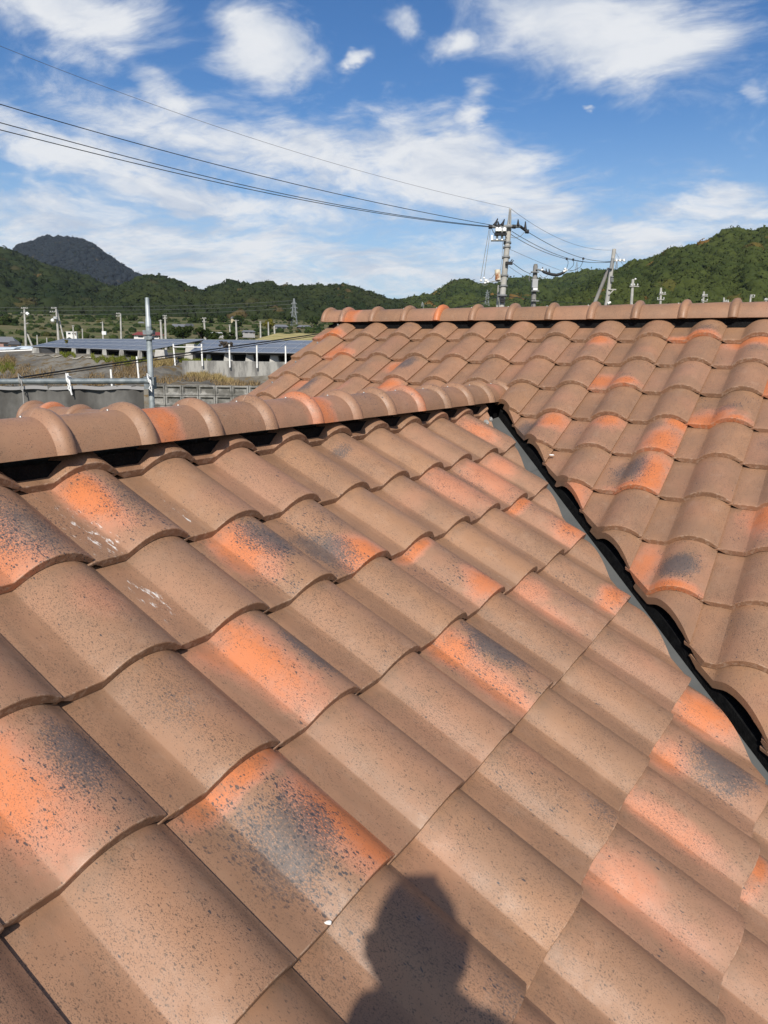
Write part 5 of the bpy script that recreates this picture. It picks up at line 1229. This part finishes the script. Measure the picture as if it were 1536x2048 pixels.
# ================================================================== the photographer (out of frame; casts the shadow on the tiles)
MSKIN = material('skin', lambda n, b: (.45, .27, .19), .55, .35)
MCLO = material('navy_workwear', mottled((.035, .042, .065), (.05, .058, .085), 40, .4, .004), .9, .15)
MPANT = material('grey_trousers', mottled((.08, .08, .08), (.11, .11, .11), 40, .4, .004), .9, .15)
MHAIR = material('black_hair', lambda n, b: (.012, .011, .010), .5, .3)
MSHOE = material('black_boot', lambda n, b: (.02, .02, .02), .6, .3)
def skin_mesh(name, verts, edges, radii, mat, parent, sub=2, root=0):
    me = bpy.data.meshes.new(name); org = world_loc(parent); me.from_pydata([Vector(v) - org for v in verts], edges, []); me.materials.append(mat)
    o = bpy.data.objects.new(name, me); link(o, parent)
    sk = o.modifiers.new('skin', 'SKIN'); sk.use_smooth_shade = True
    lay = me.skin_vertices[0] if me.skin_vertices else None
    if lay is None: return o
    for i, r in enumerate(radii): lay.data[i].radius = r if isinstance(r, tuple) else (r, r); lay.data[i].use_root = (i == root)
    s = o.modifiers.new('sub', 'SUBSURF'); s.levels = sub; s.render_levels = sub
    return o
def photographer():
    fw = Vector((R_FWD.x, R_FWD.y, 0)).normalized(); rt = Vector((fw.y, -fw.x, 0)); up = Vector((0, 0, 1)); bk = -fw
    P = lambda r, b, u: CAM + rt * r + bk * b + up * u
    roof = lambda p: -p.x * SP / CP
    hip = P(-.03, .42, -.62)
    t = empty('person', Vector((hip.x, hip.y, roof(hip))), 'person in navy workwear holding up a phone, whose shadow falls on the near tiles', 'person')
    fl, fr = P(-.20, .36, 0), P(.16, .48, 0); fl.z, fr.z = roof(fl) + .10, roof(fr) + .10
    kl, kr = P(-.17, .30, -.98), P(.13, .38, -1.05); kl.z = (fl.z + hip.z) / 2 + .02; kr.z = (fr.z + hip.z) / 2 + .02
    hd = Vector(P(-.034, .258, .068))
    chest, neck, head = P(-.015, .29, -.26), P(-.035, .275, -.04), hd
    sl_, sr_ = P(-.165, .30, -.16), P(.125, .30, -.15); el_, er_ = P(-.17, .24, -.40), P(.11, .21, -.34); wl_, wr_ = P(-.075, .072, -.155), P(.022, .075, -.155)
    V = [hip, P(-.02, .34, -.44), chest, P(-.04, .285, -.11), sl_, el_, wl_, sr_, er_, wr_, P(-.13, .40, -.68), kl, fl, P(.07, .42, -.68), kr, fr, neck]
    E_ = [(0, 1), (1, 2), (2, 3), (3, 4), (4, 5), (5, 6), (3, 7), (7, 8), (8, 9), (0, 10), (10, 11), (11, 12), (0, 13), (13, 14), (14, 15), (3, 16)]
    Rr = [(.155, .11), (.155, .115), (.175, .125), (.12, .09), .074, .060, .040, .080, .068, .044, .098, .066, .046, .098, .066, .046, .092]
    b = skin_mesh('body', V, E_, Rr, MCLO, t)
    # head with face
    m = MB(); hc = hd.copy(); m.ball((0, 0, 0), .1, 20, 16, (.80, .98, 1.18))
    vs = []
    for v in m.v:
        x, y, z = v; jaw = 1 - .22 * max(0, -z / .118); vs.append(hc + rt * (x * jaw) + fw * (y * (1 - .1 * max(0, -z / .118))) + up * z)
    m.v = [tuple(v) for v in vs]
    nose = MB().tube([hc + fw * .085 + up * .025, hc + fw * .112 - up * .018, hc + fw * .09 - up * .028], [.008, .014, .010], 8); m.raw(nose.v, nose.f, True)
    for s in (-1, 1):
        e = MB().ball(tuple(hc + rt * (s * .082) - up * .005), .03, 8, 6, (.35, .6, 1.0)); m.raw(e.v, e.f, True)
    m.tube([hc - up * .06 + bk * .01, hc - up * .20 + bk * .02], [.056, .060], 12)
    m.build('head', MSKIN, t)
    for s in (-1, 1): MB().ball(tuple(hc + rt * (s * .032) + fw * .082 + up * .012), .012, 8, 6).build('eye', MCER, t)
    MB().tube([hc + rt * -.024 + fw * .088 - up * .058, hc + fw * .094 - up * .060, hc + rt * .024 + fw * .088 - up * .058], .006, 6).build('mouth', material('lips', lambda n, b: (.33, .14, .12), .5), t)
    h = MB().ball((0, 0, 0), .104, 20, 12, (.77, .93, 1.08)); h.v = [tuple(hc + rt * x + fw * (y - .012) + up * max(z, -.01 if y > .02 else -.075)) for (x, y, z) in [(a, b_, c if b_ < .06 else max(c, .055)) for (a, b_, c) in h.v]]; h.build('hair', MHAIR, t)
    P0 = P
    # hands round the sides of the telephone
    for s in (-1, 1):
        P = lambda r, b, u: P0(r - .016, b, u + .005)
        w = P(s * .060, .072, -.160); palm = P(s * .056, .030, -.095)
        vv = [w, P(s * .070, .050, -.122), palm]; ee = [(0, 1), (1, 2)]; rr = [.027, (.030, .017), (.034, .014)]
        for k, (dz, ln) in enumerate(((.020, .9), (.002, 1.0), (-.016, .95), (-.033, .8))):
            i = len(vv); vv += [palm + up * dz, P(s * .050, .006, -.085 + dz), P(s * .046, -.004 + .012, -.080 + dz), P(s * (.046 - .026 * ln), .0165, -.078 + dz)]
            vv[i + 2] = P(s * .047, .0045, -.081 + dz); vv[i + 3] = P(s * (.047 - .022 * ln), .0040, -.079 + dz)
            ee += [(2, i), (i, i + 1), (i + 1, i + 2), (i + 2, i + 3)]; rr += [.010, .0088, .0082, .0068]
        i = len(vv); vv += [P(s * .055, .040, -.070), P(s * .040, .045, -.050), P(s * .022, .040, -.042)]; ee += [(1, i), (i, i + 1), (i + 1, i + 2)]; rr += [.013, .011, .0085]
        skin_mesh('hand', vv, ee, rr, MSKIN, t, 1)
    for f_ in (fl, fr):
        m = MB(); c = Vector((f_.x, f_.y, roof(f_) + .055)) ; m.ball((0, 0, 0), .1, 12, 8, (.5, 1.25, .55)); m.v = [tuple(c + rt * x + fw * (y + .05) + A_N * max(z, -.045)) for (x, y, z) in m.v]; m.build('boot', MSHOE, t)
    # the telephone, held upright just behind the lens position
    ph = empty('phone', P(0, .022, -.06), 'mobile phone held upright in both hands of the person', 'phone')
    bk3 = -R_FWD; u3 = -R_DOWN
    pc = CAM + bk3 * .022 - u3 * .060 - R_RIGHT * .018
    MB().box(pc, (.072, .0075, .144), (R_RIGHT, R_FWD, u3)).build('case', MBLACK, ph)
    MB().box(pc + bk3 * .0045, (.066, .0012, .138), (R_RIGHT, R_FWD, u3)).build('screen', MWIN, ph)
photographer()

# ================================================================== the air between the roof and the far hills
hz = bpy.data.materials.new('haze'); hz.use_nodes = True; _t = hz.node_tree; _t.nodes.clear()
_o = _t.nodes.new('ShaderNodeOutputMaterial'); _v = _t.nodes.new('ShaderNodeVolumePrincipled')
_v.inputs['Color'].default_value = (.80, .88, 1.0, 1); _v.inputs['Density'].default_value = .00006; _v.inputs['Anisotropy'].default_value = .2
_t.links.new(_v.outputs[0], _o.inputs['Volume'])
hb = MB().box((0, 0, 136), (9600, 9600, 292)).build('haze', hz, loc=(0, 0, 136)); hb['kind'] = 'stuff'
